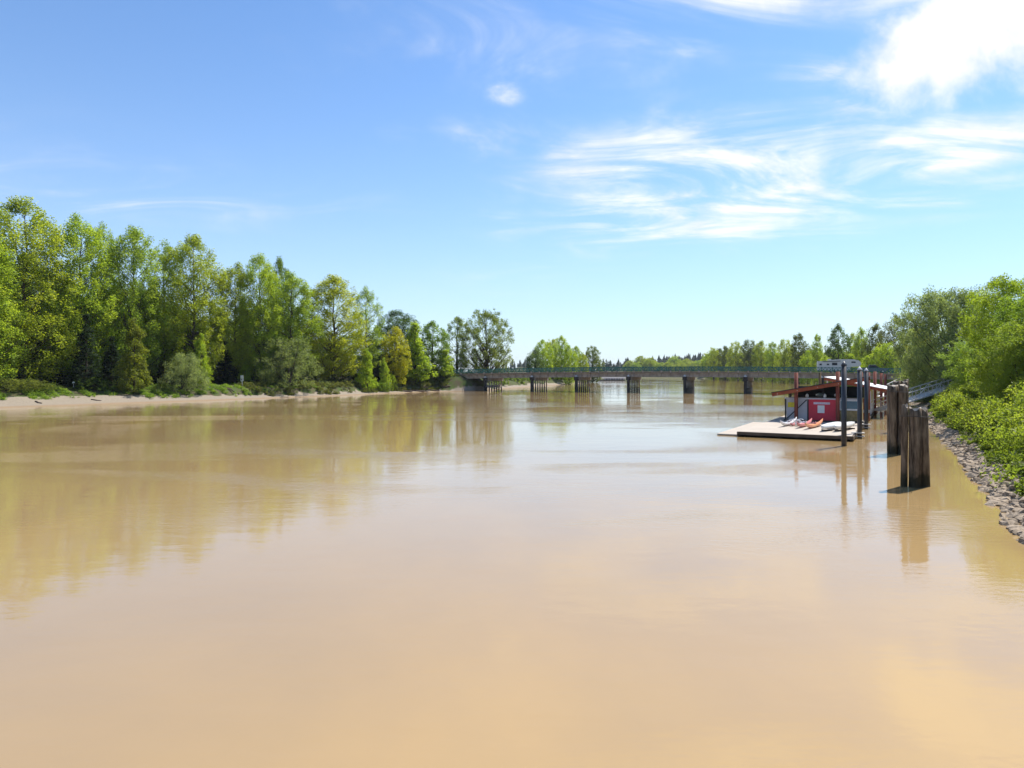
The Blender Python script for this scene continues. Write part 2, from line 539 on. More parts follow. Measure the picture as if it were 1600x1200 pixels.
def np_mesh(name, verts, quads_, material, attrs=None, smooth_=False):
    me = bpy.data.meshes.new(name)
    k = quads_.shape[1]
    me.vertices.add(len(verts))
    me.vertices.foreach_set('co', np.ascontiguousarray(verts, np.float32).ravel())
    me.loops.add(quads_.size)
    me.loops.foreach_set('vertex_index', np.ascontiguousarray(quads_, np.int32).ravel())
    me.polygons.add(len(quads_))
    me.polygons.foreach_set('loop_start', np.arange(len(quads_), dtype=np.int32) * k)
    if smooth_:
        me.polygons.foreach_set('use_smooth', np.ones(len(quads_), bool))
    for an, av in (attrs or {}).items():
        a = me.attributes.new(an, 'FLOAT', 'POINT')
        a.data.foreach_set('value', np.ascontiguousarray(av, np.float32))
    me.materials.append(material)
    me.update(calc_edges=True)
    return me


def ground_material():
    m = bpy.data.materials.new('ground')
    m.use_nodes = True
    n, l = m.node_tree.nodes, m.node_tree.links
    b = n['Principled BSDF']
    b.inputs['Roughness'].default_value = 0.95
    b.inputs['Specular IOR Level'].default_value = 0.15
    geo = N(n, 'ShaderNodeNewGeometry')
    at = N(n, 'ShaderNodeAttribute', attribute_name='sand')
    ns = N(n, 'ShaderNodeTexNoise', i_Scale=0.7, i_Detail=7.0, i_Roughness=0.65)
    l.new(geo.outputs['Position'], ns.inputs[0])
    nb = N(n, 'ShaderNodeTexNoise', i_Scale=5.0, i_Detail=6.0, i_Roughness=0.65)
    l.new(geo.outputs['Position'], nb.inputs[0])

    def mixc(f, a, c):
        mx = N(n, 'ShaderNodeMix', data_type='RGBA')
        l.new(f, mx.inputs['Factor'])
        for i, v in ((6, a), (7, c)):
            if isinstance(v, tuple):
                mx.inputs[i].default_value = (*v, 1)
            else:
                l.new(v, mx.inputs[i])
        return mx.outputs[2]
    mr = N(n, 'ShaderNodeMapRange', i_1=0.35, i_2=0.65)
    l.new(nb.outputs[0], mr.inputs[0])
    sand = mixc(mr.outputs[0], (0.28, 0.235, 0.18), (0.20, 0.165, 0.125))
    mr2 = N(n, 'ShaderNodeMapRange', i_1=0.4, i_2=0.62)
    l.new(ns.outputs[0], mr2.inputs[0])
    grass = mixc(mr2.outputs[0], (0.055, 0.085, 0.018), (0.085, 0.065, 0.04))
    wob = math_node(n, l, 'ADD', at.outputs['Fac'], math_node(n, l, 'MULTIPLY', math_node(n, l, 'SUBTRACT', ns.outputs[0], 0.5), 0.7))
    mr3 = N(n, 'ShaderNodeMapRange', i_1=0.42, i_2=0.58)
    l.new(wob, mr3.inputs[0])
    base = mixc(mr3.outputs[0], grass, sand)
    sp = N(n, 'ShaderNodeSeparateXYZ')
    l.new(geo.outputs['Position'], sp.inputs[0])
    wet = N(n, 'ShaderNodeMapRange', i_1=0.05, i_2=0.22, i_3=1.0, i_4=0.0)   # damp sand along the water's edge
    l.new(sp.outputs[2], wet.inputs[0])
    l.new(mixc(wet.outputs[0], base, (0.23, 0.165, 0.105)), b.inputs['Base Color'])
    bp = N(n, 'ShaderNodeBump', i_Strength=0.5, i_Distance=0.08)
    l.new(nb.outputs[0], bp.inputs['Height'])
    l.new(bp.outputs[0], b.inputs['Normal'])
    return m


wide_ = np.clip((GY.ravel() - 114) / 22, 0, 1)
sand_w = np.where(gright, np.where(GY.ravel() > 190, 0.0, 0.25), np.where(gd < (8.0 - 4.4 * wide_), 1.0, 0.0))
sand_w = np.where(~gright & (GY.ravel() > 200) & (gd < 5), 0.9, sand_w)
sand_w = np.where(gz > 1.25 - 0.7 * wide_, 0.0, sand_w)
ground = link('ground', np_mesh('ground', np.stack([GX.ravel(), GY.ravel(), gz], -1), quads, ground_material(), {'sand': sand_w}, True))
tag(ground, 'sandy and grassy river banks with the land beyond', 'ground', kind='structure')


def water_material():
    m = bpy.data.materials.new('muddy_water')
    m.use_nodes = True
    n, l = m.node_tree.nodes, m.node_tree.links
    b = n['Principled BSDF']
    b.inputs['IOR'].default_value = 1.5
    b.inputs['Roughness'].default_value = 0.02
    geo = N(n, 'ShaderNodeNewGeometry')
    pos = geo.outputs['Position']

    def noise_(scale, rot, stretch, detail, rough=0.55, dist=0.0):
        mp = N(n, 'ShaderNodeMapping')
        mp.inputs['Rotation'].default_value = (0, 0, R(rot))
        mp.inputs['Scale'].default_value = (stretch[0], stretch[1], 1)
        l.new(pos, mp.inputs[0])
        t = N(n, 'ShaderNodeTexNoise', i_Scale=scale, i_Detail=detail, i_Roughness=rough, i_Distortion=dist)
        l.new(mp.outputs[0], t.inputs[0])
        return t.outputs[0]
    mud_sky_patches = noise_(0.06, 20, (1.0, 0.45), 7, 0.6, 0.8)
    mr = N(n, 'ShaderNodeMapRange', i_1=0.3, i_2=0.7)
    l.new(mud_sky_patches, mr.inputs[0])
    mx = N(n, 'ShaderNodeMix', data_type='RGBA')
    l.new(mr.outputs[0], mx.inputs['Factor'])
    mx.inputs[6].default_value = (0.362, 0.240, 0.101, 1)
    mx.inputs[7].default_value = (0.280, 0.194, 0.098, 1)  # greyer silt tone, also painting in patches of reflected sky
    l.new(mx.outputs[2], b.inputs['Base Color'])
    # patches of wind ripple between smoother slicks
    patch = noise_(0.055, 18, (0.45, 1.6), 4, 0.55, 0.6)
    pr = N(n, 'ShaderNodeMapRange', i_1=0.53, i_2=0.62, i_3=0.09, i_4=0.85)
    l.new(patch, pr.inputs[0])
    fine = noise_(3.2, 12, (0.6, 1.5), 4, 0.6)
    mid = noise_(0.9, -14, (0.55, 1.3), 3, 0.5)
    swell = noise_(0.16, 25, (0.7, 1.2), 2, 0.5)
    bp1 = N(n, 'ShaderNodeBump', i_Distance=0.035)
    l.new(math_node(n, l, 'MULTIPLY', pr.outputs[0], 0.75), bp1.inputs['Strength'])
    l.new(fine, bp1.inputs['Height'])
    bp2 = N(n, 'ShaderNodeBump', i_Strength=0.13, i_Distance=0.05)
    l.new(mid, bp2.inputs['Height'])
    l.new(bp1.outputs[0], bp2.inputs['Normal'])
    bp3 = N(n, 'ShaderNodeBump', i_Strength=0.16, i_Distance=0.12)
    l.new(swell, bp3.inputs['Height'])
    l.new(bp2.outputs[0], bp3.inputs['Normal'])
    calm = noise_(0.035, -30, (1.0, 0.7), 3, 0.5, 0.4)
    cr = N(n, 'ShaderNodeMapRange', i_1=0.50, i_2=0.64, i_3=0.03, i_4=0.55)
    l.new(calm, cr.inputs[0])
    micro = noise_(6.5, 8, (0.5, 1.5), 3, 0.6)
    bp4 = N(n, 'ShaderNodeBump', i_Distance=0.02)
    l.new(cr.outputs[0], bp4.inputs['Strength'])
    l.new(micro, bp4.inputs['Height'])
    l.new(bp3.outputs[0], bp4.inputs['Normal'])
    l.new(bp4.outputs[0], b.inputs['Normal'])
    return m


wm = MB()
wm.add([(-2500, -75, 0), (2500, -75, 0), (2500, 2600, 0), (-2500, 2600, 0)], [(0, 1, 2, 3)])
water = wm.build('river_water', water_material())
tag(water, 'wide muddy brown river with soft ripples', 'river', kind='structure')


# ------------------------------------------------------------------ foliage generators
def leaves_mesh(name, centres, radii, counts, size, rng, flat=0.75, droop=0.0, aspect=0.62, out_from=None):
    """Leaf-sized rhombic faces scattered round clump centres; 'leafvar' differs by clump and by leaf."""
    C = np.repeat(np.asarray(centres), counts, axis=0)
    Rr = np.repeat(np.asarray(radii), counts)
    cv = np.repeat(rng.random(len(centres)), counts)
    n = len(C)
    v = rng.normal(size=(n, 3))
    v /= np.linalg.norm(v, axis=1, keepdims=True) + 1e-9
    rad = rng.random(n) ** 0.45
    P = C + v * (Rr * rad)[:, None] * np.array([1, 1, flat])
    P[:, 2] -= droop * Rr * rng.random(n)
    nrm = rng.normal(size=(n, 3)) + v * 0.7 + np.array([0, 0, 0.45])
    nrm /= np.linalg.norm(nrm, axis=1, keepdims=True) + 1e-9
    t = np.cross(nrm, rng.normal(size=(n, 3)))
    t /= np.linalg.norm(t, axis=1, keepdims=True) + 1e-9
    b = np.cross(nrm, t)
    L = (size * (0.65 + 0.7 * rng.random(n)))[:, None]
    W = L * aspect
    bend = nrm * L * 0.12
    V = np.stack([P - t * L * .5, P + b * W * .5 + bend, P + t * L * .5, P - b * W * .5 + bend], 1).reshape(-1, 3)
    Q = np.arange(n * 4).reshape(n, 4)
    lv = np.clip(0.55 * cv + 0.45 * rng.random(n), 0, 1)
    return V, Q, np.repeat(lv, 4)


PROFILES = {
    'oval': lambda t: max(0.12, 1 - abs(2 * t - 0.9) ** 2.7 * 0.74) ** 0.7 * (0.7 if t > 0.95 else 1.0),
    'round': lambda t: max(0.25, 1 - abs(2 * t - 0.92) ** 2.2 * 0.88) ** 0.6,
    'pyramid': lambda t: min(1, (t + 0.04) * 7) * (1 - t) ** 0.75 + 0.05,
    'dome': lambda t: max(0.08, (1 - t ** 2.3) ** 0.55),
    'ball': lambda t: max(0.1, 1 - ((t - 0.42) / 0.585) ** 2) ** 0.5,
    'spire': lambda t: (1 - t) * 0.95 + 0.04,
}


def tree_proto(seed, h, base, radius, profile, n_leaves, leaf, limbs=46, rise=0.55, trunk_r=0.32, clump=1.0, sub=4, fork=0, lumps=0.3, stems=1, droop=0.0, aspect=0.62, gap=-0.12, flat=1.15):
    """Returns (trunk mesh, crown mesh) of a tree of height h whose crown starts at base*h."""
    rnd = random.Random(seed)
    rng = np.random.default_rng(seed)
    prof = PROFILES[profile]
    mb = MB()
    cents, rads = [], []
    stem_list = []
    for k in range(stems):
        a = rnd.uniform(0, 6.28)
        lean = 0 if stems == 1 else radius * rnd.uniform(0.25, 0.55)
        stem_list.append((math.cos(a) * lean, math.sin(a) * lean))
    lob = [(rnd.uniform(0, 6.28), rnd.uniform(1.5, 4), rnd.uniform(0, 6.28)) for _ in range(3)]

    def lump(az, t):
        return 1 + lumps * sum(math.sin(az * (i + 1) + p + t * w) for i, (p, w, _) in enumerate(lob)) / 2.2
    per = max(6, limbs // stems)
    for lx, ly in stem_list:
        n_s = 9
        wob = [rnd.uniform(-1, 1) * h * 0.006 for _ in range(2 * n_s + 2)]
        ax_pts = []
        for i in range(n_s + 1):
            t = i / n_s
            ax_pts.append(Vector((lx * t ** 0.8 + wob[i] * (i > 0), ly * t ** 0.8 + wob[n_s + i] * (i > 0), h * 0.94 * t)))
        rad_t = [trunk_r * (1 - 0.93 * (i / n_s)) * (1.35 if i == 0 else 1) / (1 if stems == 1 else 1.5) for i in range(n_s + 1)]
        mb.tube(ax_pts, rad_t, 8 if stems == 1 else 6)

        def axis_at(t):
            q = min(max(t, 0), 0.999) * n_s
            i = int(q)
            return ax_pts[i].lerp(ax_pts[i + 1], q - i), rad_t[i] + (rad_t[i + 1] - rad_t[i]) * (q - i)
        for k in range(per * sub):
            for _try in range(30):
                tt = rnd.random()
                if rnd.random() > prof(tt) + 0.12:
                    continue
                az = rnd.uniform(0, 6.28)
                q = rnd.uniform(0.10, 1.0) ** 0.5
                Rm = radius * prof(tt) * lump(az, tt) * q
                z_tip = h * (base + (0.985 - base) * tt)
                tip = Vector((lx * .75 + math.cos(az) * Rm, ly * .75 + math.sin(az) * Rm, z_tip))
                if mnoise.noise(tip * (0.42 / clump) + Vector((seed, 0, 0))) > gap:
                    break
            cents.append(tip)
            rads.append(clump * rnd.uniform(0.5, 1.15))
            if k % (5 if stems == 1 else 14) == 0:
                z0 = max(h * base * 0.7, z_tip - Rm * rise * rnd.uniform(0.9, 1.5))
                p0, r0 = axis_at(min(z0 / h, 0.94))
                midp = p0.lerp(tip, 0.5) + Vector((rnd.uniform(-.08, .08) * Rm, rnd.uniform(-.08, .08) * Rm, -0.06 * Rm))
                rb = min(r0 * 0.5, 0.015 + 0.022 * Rm * (trunk_r / 0.32))
                mb.tube([p0, midp, tip], [rb, rb * 0.6, rb * 0.18], 4, False)
    cents.append(Vector((ax_pts[-1].x, ax_pts[-1].y, h * 0.94)))
    rads.append(clump * 0.8)
    w = np.array(rads) ** 2
    cnt = np.maximum(3, (n_leaves * w / w.sum()).astype(int))
    V, Q, lv = leaves_mesh('crown', [tuple(c) for c in cents], rads, cnt, leaf, rng, droop=droop, aspect=aspect, flat=flat)
    V[:, 2] = np.maximum(V[:, 2], 0.06)
    crown = np_mesh('crown', V, Q, M['leaf'], {'leafvar': lv})
    tm = bpy.data.meshes.new('trunk')
    tm.from_pydata(mb.v, [], mb.f)
    tm.polygons.foreach_set('use_smooth', [True] * len(tm.polygons))
    tm.materials.append(M['bark'])
    tm.update()
    return tm, crown, h, radius


PROTO = {
    'cw1': tree_proto(11, 30, 0.07, 5.4, 'oval', 44000, 0.25, limbs=150, clump=0.85, gap=-0.6, lumps=0.13, flat=1.5),
    'cw2': tree_proto(12, 30, 0.09, 4.8, 'oval', 38000, 0.25, limbs=135, clump=0.82, gap=-0.5, lumps=0.16, flat=1.5),
    'cw3': tree_proto(13, 30, 0.06, 5.2, 'oval', 42000, 0.25, limbs=145, clump=0.85, rise=0.9, gap=-0.6, lumps=0.13, flat=1.5),
    'cw4': tree_proto(14, 30, 0.12, 4.4, 'oval', 24000, 0.25, limbs=95, clump=0.8, lumps=0.22, gap=-0.16, flat=1.4),
    'broad': tree_proto(15, 19, 0.08, 7.2, 'round', 27000, 0.26, limbs=140, clump=0.75, rise=1.0, trunk_r=0.4, lumps=0.12, gap=-0.1),
    'sparse': tree_proto(16, 19, 0.12, 3.0, 'oval', 7500, 0.27, limbs=50, clump=0.6, rise=1.0, gap=0.0),
    'young': tree_proto(17, 12, 0.03, 2.6, 'pyramid', 9000, 0.24, limbs=70, clump=0.5, rise=0.8, trunk_r=0.14, lumps=0.4, gap=0.0),
    'willow': tree_proto(18, 7, 0.02, 3.4, 'dome', 14000, 0.21, limbs=90, clump=0.55, rise=1.0, trunk_r=0.2, stems=4, aspect=0.35),
    'conifer': tree_proto(19, 16, 0.02, 3.0, 'spire', 15000, 0.26, limbs=90, clump=0.5, rise=-0.1, trunk_r=0.22, droop=0.25, lumps=0.15, aspect=0.4, flat=0.6),
    'mid1': tree_proto(21, 20, 0.03, 4.8, 'oval', 11000, 0.42, limbs=90, clump=0.95, gap=-0.4, lumps=0.16),
    'mid2': tree_proto(22, 20, 0.04, 5.6, 'round', 12000, 0.42, limbs=100, clump=1.0, rise=1.0, gap=-0.4, lumps=0.16),
    'mid3': tree_proto(23, 20, 0.03, 3.8, 'pyramid', 9500, 0.42, limbs=76, clump=0.85, gap=-0.3),
    'mid4': tree_proto(24, 22, 0.10, 4.2, 'oval', 11000, 0.40, limbs=100, clump=0.95, lumps=0.2, gap=-0.3),
    'bigwillow': tree_proto(25, 13, 0.02, 7.0, 'ball', 72000, 0.29, limbs=230, clump=0.85, gap=-0.5, lumps=0.18, rise=1.0, trunk_r=0.35, stems=5, aspect=0.36),
    'maple': tree_proto(26, 14, 0.04, 5.0, 'oval', 42000, 0.21, limbs=190, clump=0.7, rise=1.0, trunk_r=0.25, stems=3, gap=-0.35, lumps=0.2),
    'shrub': tree_proto(27, 3.0, 0.02, 1.7, 'dome', 4200, 0.14, limbs=56, clump=0.3, rise=1.0, trunk_r=0.06, stems=4),
}


def place_tree(proto, name, label, x, y, h, wscale=1.0, color=(0.1, 0.15, 0.03), rz=None, group=None, cat='tree', sink=0.1, z=None):
    tm, cm, h0, r0 = PROTO[proto]
    root = thing(name, label, cat, (x, y, (ground_z(x, y) if z is None else z) - sink), rz if rz is not None else (x * 1.7 + y * 0.9) % 6.28, group)
    s = h / h0
    root.scale = (s * wscale, s * wscale, s)
    link('trunk', tm, root)
    c = link('crown', cm, root)
    c.color = (*color, 1)
    return root


def left_depth(px, extra):
    """Depth of the left waterline at a column, plus a set-back."""
    pts = sorted(((X / Y * F + 800, Y) for X, Y in LP if 60 < Y < 195))
    return float(np.interp(px, [p[0] for p in pts], [p[1] for p in pts])) + extra


def tree_at(proto, px, top, back, wpx, color, name, label, Y=None, group=None, cat='tree', rz=None):
    Y = Y if Y else left_depth(px, back)
    x = X_(px, Y)
    z0 = ground_z(x, Y)
    h = Z_(top, Y) - z0
    w = wpx / F * Y / 2
    tm, cm, h0, r0 = PROTO[proto]
    ws = w / (r0 * h / h0)
    return place_tree(proto, name, label, x, Y, h, ws, color, rz, group, cat)


OLIVE = (0.285, 0.345, 0.038)
BRIGHT = (0.300, 0.395, 0.042)
GREEN = (0.255, 0.345, 0.044)
YELLOW = (0.345, 0.350, 0.026)
DEEP = (0.150, 0.220, 0.040)
GREY = (0.225, 0.280, 0.135)
LIME = (0.295, 0.395, 0.036)
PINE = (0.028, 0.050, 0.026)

# left bank, front row
for a in [
    ('cw1', 38, 308, 16, 150, OLIVE, 'cottonwood_tree', 'tallest olive-green cottonwood at the left edge of the wood'),
    ('cw3', -40, 345, 12, 130, BRIGHT, 'cottonwood_tree', 'bright cottonwood cut off by the left edge of the picture'),
    ('cw2', 125, 336, 18, 100, BRIGHT, 'cottonwood_tree', 'tall bright green cottonwood, second from the left edge of the picture'),
    ('cw4', 162, 350, 24, 70, GREEN, 'cottonwood_tree', 'thin-crowned cottonwood behind the dark conifer with sky showing through'),
    ('cw3', 210, 355, 18, 105, GREEN, 'cottonwood_tree', 'full green cottonwood directly behind the young pyramid-shaped tree'),
    ('cw4', 257, 377, 24, 70, GREEN, 'cottonwood_tree', 'narrow cottonwood with a gap of sky left of the domed olive tree'),
    ('cw1', 302, 366, 18, 105, OLIVE, 'cottonwood_tree', 'olive cottonwood with a smooth domed top above the grey-green shrub'),
    ('cw2', 368, 410, 18, 75, OLIVE, 'cottonwood_tree', 'slim olive cottonwood above the white sign post'),
    ('cw3', 405, 397, 16, 75, BRIGHT, 'cottonwood_tree', 'bright green cottonwood in front of the small dark treetop'),
    ('cw1', 436, 401, 34, 50, DEEP, 'cottonwood_tree', 'small dark green treetop peeping out behind bright cottonwoods'),
    ('cw2', 455, 426, 14, 85, GREEN, 'cottonwood_tree', 'green cottonwood above the grey-green willow at the cut bank'),
    ('cw3', 522, 430, 15, 105, (0.310, 0.350, 0.030), 'cottonwood_tree', 'big yellowish cottonwood, most golden of the tall trees'),
    ('cw4', 572, 448, 22, 52, GREEN, 'cottonwood_tree', 'narrow green cottonwood just right of the big yellowish one'),
    ('cw1', 620, 484, 22, 85, (0.065, 0.115, 0.03), 'cottonwood_tree', 'broad darker green tree behind the small golden tree'),
    ('mid1', 618, 511, 8, 46, YELLOW, 'golden_tree', 'small golden-yellow tree near the bridge end'),
    ('mid3', 648, 502, 9, 58, LIME, 'bright_tree', 'lime-green pointed tree right beside the small golden tree'),
    ('mid1', 676, 502, 12, 52, (0.166, 0.254, 0.048), 'green_tree', 'rounded green tree between the lime tree and the bridge end'),
    ('mid3', 697, 545, 6, 34, BRIGHT, 'bright_tree', 'low bright tree touching the left end of the bridge railing'),
    ('sparse', 714, 492, 26, 44, (0.159, 0.214, 0.064), 'slender_tree', 'slender thin-leaved tree left of the broad tree behind the bridge'),
    ('broad', 760, 482, 24, 96, (0.159, 0.206, 0.048), 'broad_tree', 'broad round-crowned tree with visible limbs behind the bridge end'),
    ('young', 210, 491, 7, 58, (0.17, 0.20, 0.03), 'young_tree', 'pale pyramid-shaped young tree standing alone on the grassy bank'),
    ('young', 314, 516, 9, 34, LIME, 'young_tree', 'slim bright young tree close behind the grey-green shrub'),
    ('willow', 285, 549, 7, 62, GREY, 'willow_shrub', 'round grey-green willow shrub beside the boat ramp'),
    ('young', 384, 562, 14, 24, BRIGHT, 'young_tree', 'small bright sapling just above the white sign'),
    ('willow', 449, 525, 6, 84, (0.182, 0.231, 0.101), 'willow_shrub', 'large grey-green willow hanging over the dark cut bank'),
    ('young', 574, 540, 5, 34, LIME, 'young_tree', 'bright slim young tree below the big yellowish cottonwood'),
    ('young', 600, 556, 5, 22, BRIGHT, 'young_tree', 'little green sapling left of the small golden tree'),
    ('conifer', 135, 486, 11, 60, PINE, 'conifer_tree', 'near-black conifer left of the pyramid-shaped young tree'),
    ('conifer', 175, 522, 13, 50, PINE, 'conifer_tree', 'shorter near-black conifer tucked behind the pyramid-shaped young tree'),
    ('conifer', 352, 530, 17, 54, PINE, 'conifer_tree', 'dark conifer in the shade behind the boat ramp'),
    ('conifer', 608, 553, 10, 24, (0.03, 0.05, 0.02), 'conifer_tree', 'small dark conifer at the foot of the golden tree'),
]:
    tree_at(a[0], a[1], a[2], a[3], a[4], a[5], a[6], a[7])

# left bank, the wood behind the front row
rb = random.Random(77)
for k in range(27):
    px = -70 + k * 28 + rb.uniform(-8, 8)
    top = np.interp(px, [-70, 40, 130, 300, 420, 520, 600, 680], [380, 385, 415, 440, 468, 490, 525, 540]) + rb.uniform(0, 50)
    tree_at(rb.choice(['cw1', 'cw2', 'cw3', 'cw4']), px, top, rb.uniform(26, 44), rb.uniform(75, 105), rb.choice([GREEN, OLIVE, DEEP, (0.07, 0.12, 0.025)]),
            'woodland_tree', 'tall green tree in the wood behind the front row on the left bank', group='trees of the wood on the left bank')
for k in range(11):
    px = -30 + k * 44 + rb.uniform(-9, 9)
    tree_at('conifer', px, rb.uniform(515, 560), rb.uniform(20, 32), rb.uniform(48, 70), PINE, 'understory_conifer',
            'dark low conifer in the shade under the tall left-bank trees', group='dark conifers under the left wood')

# beyond the bridge, left side
for px, top, Y, w, pr, c, lb in [
    (836, 546, 285, 30, 'mid1', (0.09, 0.14, 0.04), 'lowest green tree at the left of the clump behind the bridge'),
    (848, 531, 300, 34, 'mid1', BRIGHT, 'bright rounded tree at the left front of the clump behind the bridge'),
    (864, 529, 318, 34, 'mid2', OLIVE, 'olive tree in the middle of the clump behind the bridge'),
    (877, 525, 308, 30, 'mid1', BRIGHT, 'tallest pointed tree of the clump behind the bridge'),
    (889, 540, 300, 26, 'mid1', LIME, 'pale lime tree at the right front of the clump behind the bridge'),
    (900, 541, 350, 26, 'mid1', GREEN, 'narrow dark green tree right of the clump behind the bridge'),
    (911, 553, 340, 20, 'mid1', OLIVE, 'small pale tree between two taller trees behind the bridge'),
    (926, 541, 362, 34, 'mid2', (0.12, 0.16, 0.03), 'rounded tree standing last on the left point behind the bridge'),
]:
    tree_at(pr, px, top, 0, w, c, 'riverside_tree', lb, Y=Y)

# beyond the bridge, right bank
far_r = [(1105, 552, 640, 22, 'mid2', OLIVE), (1116, 543, 520, 24, 'mid2', OLIVE), (1133, 541, 480, 26, 'mid1', (0.11, 0.14, 0.03)), (1150, 534, 450, 30, 'mid2', OLIVE),
         (1170, 531, 430, 36, 'mid2', (0.10, 0.13, 0.035)), (1190, 533, 420, 32, 'mid1', OLIVE), (1207, 534, 380, 24, 'mid4', GREEN), (1226, 530, 350, 32, 'mid2', OLIVE),
         (1248, 521, 330, 34, 'mid4', (0.10, 0.13, 0.03)), (1277, 522, 300, 22, 'mid4', GREEN), (1262, 548, 320, 26, 'mid1', LIME), (1310, 507, 270, 38, 'mid1', (0.08, 0.135, 0.03)),
         (1336, 520, 290, 34, 'mid2', OLIVE), (1346, 511, 250, 28, 'mid4', GREEN), (1368, 505, 240, 34, 'mid4', (0.10, 0.13, 0.03)), (1330, 552, 240, 34, 'mid3', LIME),
         (1412, 487, 225, 84, 'broad', (0.095, 0.115, 0.03)), (1383, 535, 215, 46, 'mid2', BRIGHT), (1440, 512, 195, 42, 'mid1', YELLOW), (1428, 545, 185, 40, 'mid2', GREEN),
         (1290, 556, 260, 28, 'mid1', BRIGHT), (1355, 556, 215, 34, 'mid1', LIME)]
far_lb = ['hazy olive tree at the far left of the right-bank row', 'rounded olive tree, second in the right-bank row behind the bridge', 'third tree from the left in the right-bank row behind the bridge',
          'fourth tree in the right-bank row, a full olive crown', 'wide dull green crown at the middle of the right-bank row', 'olive tree just right of the widest far crown',
          'gappy green tree between two olive crowns beyond the bridge', 'olive crown above the sixth bridge pier', 'gappy tall tree left of the lone thin tree beyond the bridge',
          'lone thin tree standing above the left post of the boathouse', 'pale lime bush-like tree low beside the thin tree', 'tall full green tree above the trailer on the bridge',
          'olive tree right behind the tall tree above the trailer', 'gappy green tree right of the trailer', 'gappy tall tree left of the large brown-green tree',
          'pointed lime tree low behind the trailer', 'large brown-green spreading tree above the right end of the bridge', 'bright green tree low under the large brown-green tree',
          'yellowish tree between the brown-green tree and the grey willow', 'dark green tree at the right end of the bridge railing', 'low bright tree behind the rear of the trailer',
          'low lime tree behind the pickup truck on the bridge']
for (px, top, Y, w, pr, c), lb in zip(far_r, far_lb):
    tree_at(pr, px, top, 0, w, c, 'riverside_tree', lb, Y=Y)
for k in range(26):
    px = 1112 + k * 12.6
    Y = np.interp(px, [1112, 1250, 1430], [560, 400, 270]) + rb.uniform(0, 40)
    tree_at(rb.choice(['mid1', 'mid2', 'mid4']), px, rb.uniform(542, 556), 0, rb.uniform(24, 36), rb.choice([OLIVE, GREEN, (0.08, 0.12, 0.03), BRIGHT]), 'woodland_tree',
            'green tree in the second line of the right-bank wood beyond the bridge', Y=Y, group='second line of trees beyond the bridge')
# far shore across the bend
ORD = ['first', 'second', 'third', 'fourth', 'fifth', 'sixth', 'seventh', 'eighth', 'ninth', 'tenth', 'eleventh', 'twelfth', 'thirteenth', 'fourteenth', 'fifteenth', 'sixteenth',
       'seventeenth', 'eighteenth', 'nineteenth', 'twentieth']
for k in range(18):
    px = 985 + k * 7.4 + rb.uniform(-2, 2)
    tree_at(rb.choice(['mid1', 'mid2']), px, rb.uniform(556, 567), 0, rb.uniform(18, 30), rb.choice([OLIVE, GREEN, OLIVE]), 'far_tree',
            '%s small olive tree from the left in the row on the far shore' % ORD[k], Y=rb.uniform(900, 960), group='trees on the far shore')

# right bank, near trees
tree_at('bigwillow', 1497, 452, 0, 150, (0.195, 0.255, 0.115), 'willow_tree', 'big grey-green willow on the right bank above the gangway', Y=92)
tree_at('bigwillow', 1452, 535, 0, 70, (0.195, 0.255, 0.115), 'willow_tree', 'lower grey-green willow at the foot of the big willow', Y=104, rz=2.0)
tree_at('maple', 1592, 428, 0, 120, (0.232, 0.314, 0.033), 'maple_tree', 'bright green tree at the right edge with upright shoots', Y=56)
tree_at('maple', 1548, 520, 0, 100, (0.212, 0.308, 0.059), 'maple_tree', 'leafy green tree between the big willow and the right edge', Y=66, rz=1.0)
tree_at('maple', 1665, 440, 0, 150, (0.191, 0.282, 0.037), 'maple_tree', 'dark leafy tree filling the right edge of the picture', Y=50, rz=2.2)
tree_at('maple', 1600, 500, 0, 120, (0.218, 0.295, 0.045), 'maple_tree', 'round green tree low at the right edge above the brambles', Y=48, rz=4.1)


# undergrowth: one uncountable mass on each bank
def scatter_mass(name, label, spots, leaf, per, color, seed, squash=0.7, kind='stuff', cat='undergrowth', aspect=0.62):
    rng = np.random.default_rng(seed)
    cs, rs = [], []
    for (x, y, z, r) in spots:
        for _ in range(7):
            a, q = rng.uniform(0, 6.28), r * math.sqrt(rng.random())
            hh = (1 - (q / r) ** 2) ** 0.5 * r * squash
            cs.append((x + math.cos(a) * q, y + math.sin(a) * q, z + hh * rng.uniform(0.35, 1.0)))
            rs.append(r * rng.uniform(0.25, 0.5))
    cnt = np.full(len(cs), max(4, per // 7))
    V, Q, lv = leaves_mesh(name, cs, rs, cnt, leaf, rng, flat=0.85, aspect=aspect)
    o = link(name, np_mesh(name, V, Q, M['leaf'], {'leafvar': lv}))
    o.color = (*color, 1)
    tag(o, label, cat, kind=kind)
    return o


ru = random.Random(3)


def bank_points(P, n, d0, d1, ylo, yhi, right):
    """Random points at d0..d1 metres inland of a waterline."""
    out = []
    Pd = [p for p in resample(P, 2.0) if ylo <= p[1] <= yhi]
    while len(out) < n:
        i = ru.randrange(1, len(Pd) - 1)
        t = Vector((Pd[i + 1][0] - Pd[i - 1][0], Pd[i + 1][1] - Pd[i - 1][1])).normalized()
        nn = Vector((t.y, -t.x)) if right else Vector((-t.y, t.x))
        d = ru.uniform(d0, d1)
        out.append((Pd[i][0] + nn.x * d, Pd[i][1] + nn.y * d))
    return out


def spots_from(pts, r0, r1, sink=0.2):
    xs, ys = np.array([p[0] for p in pts]), np.array([p[1] for p in pts])
    zs = terrain(xs, ys)[0]
    return [(x, y, z - sink, ru.uniform(r0, r1)) for x, y, z in zip(xs, ys, zs)]


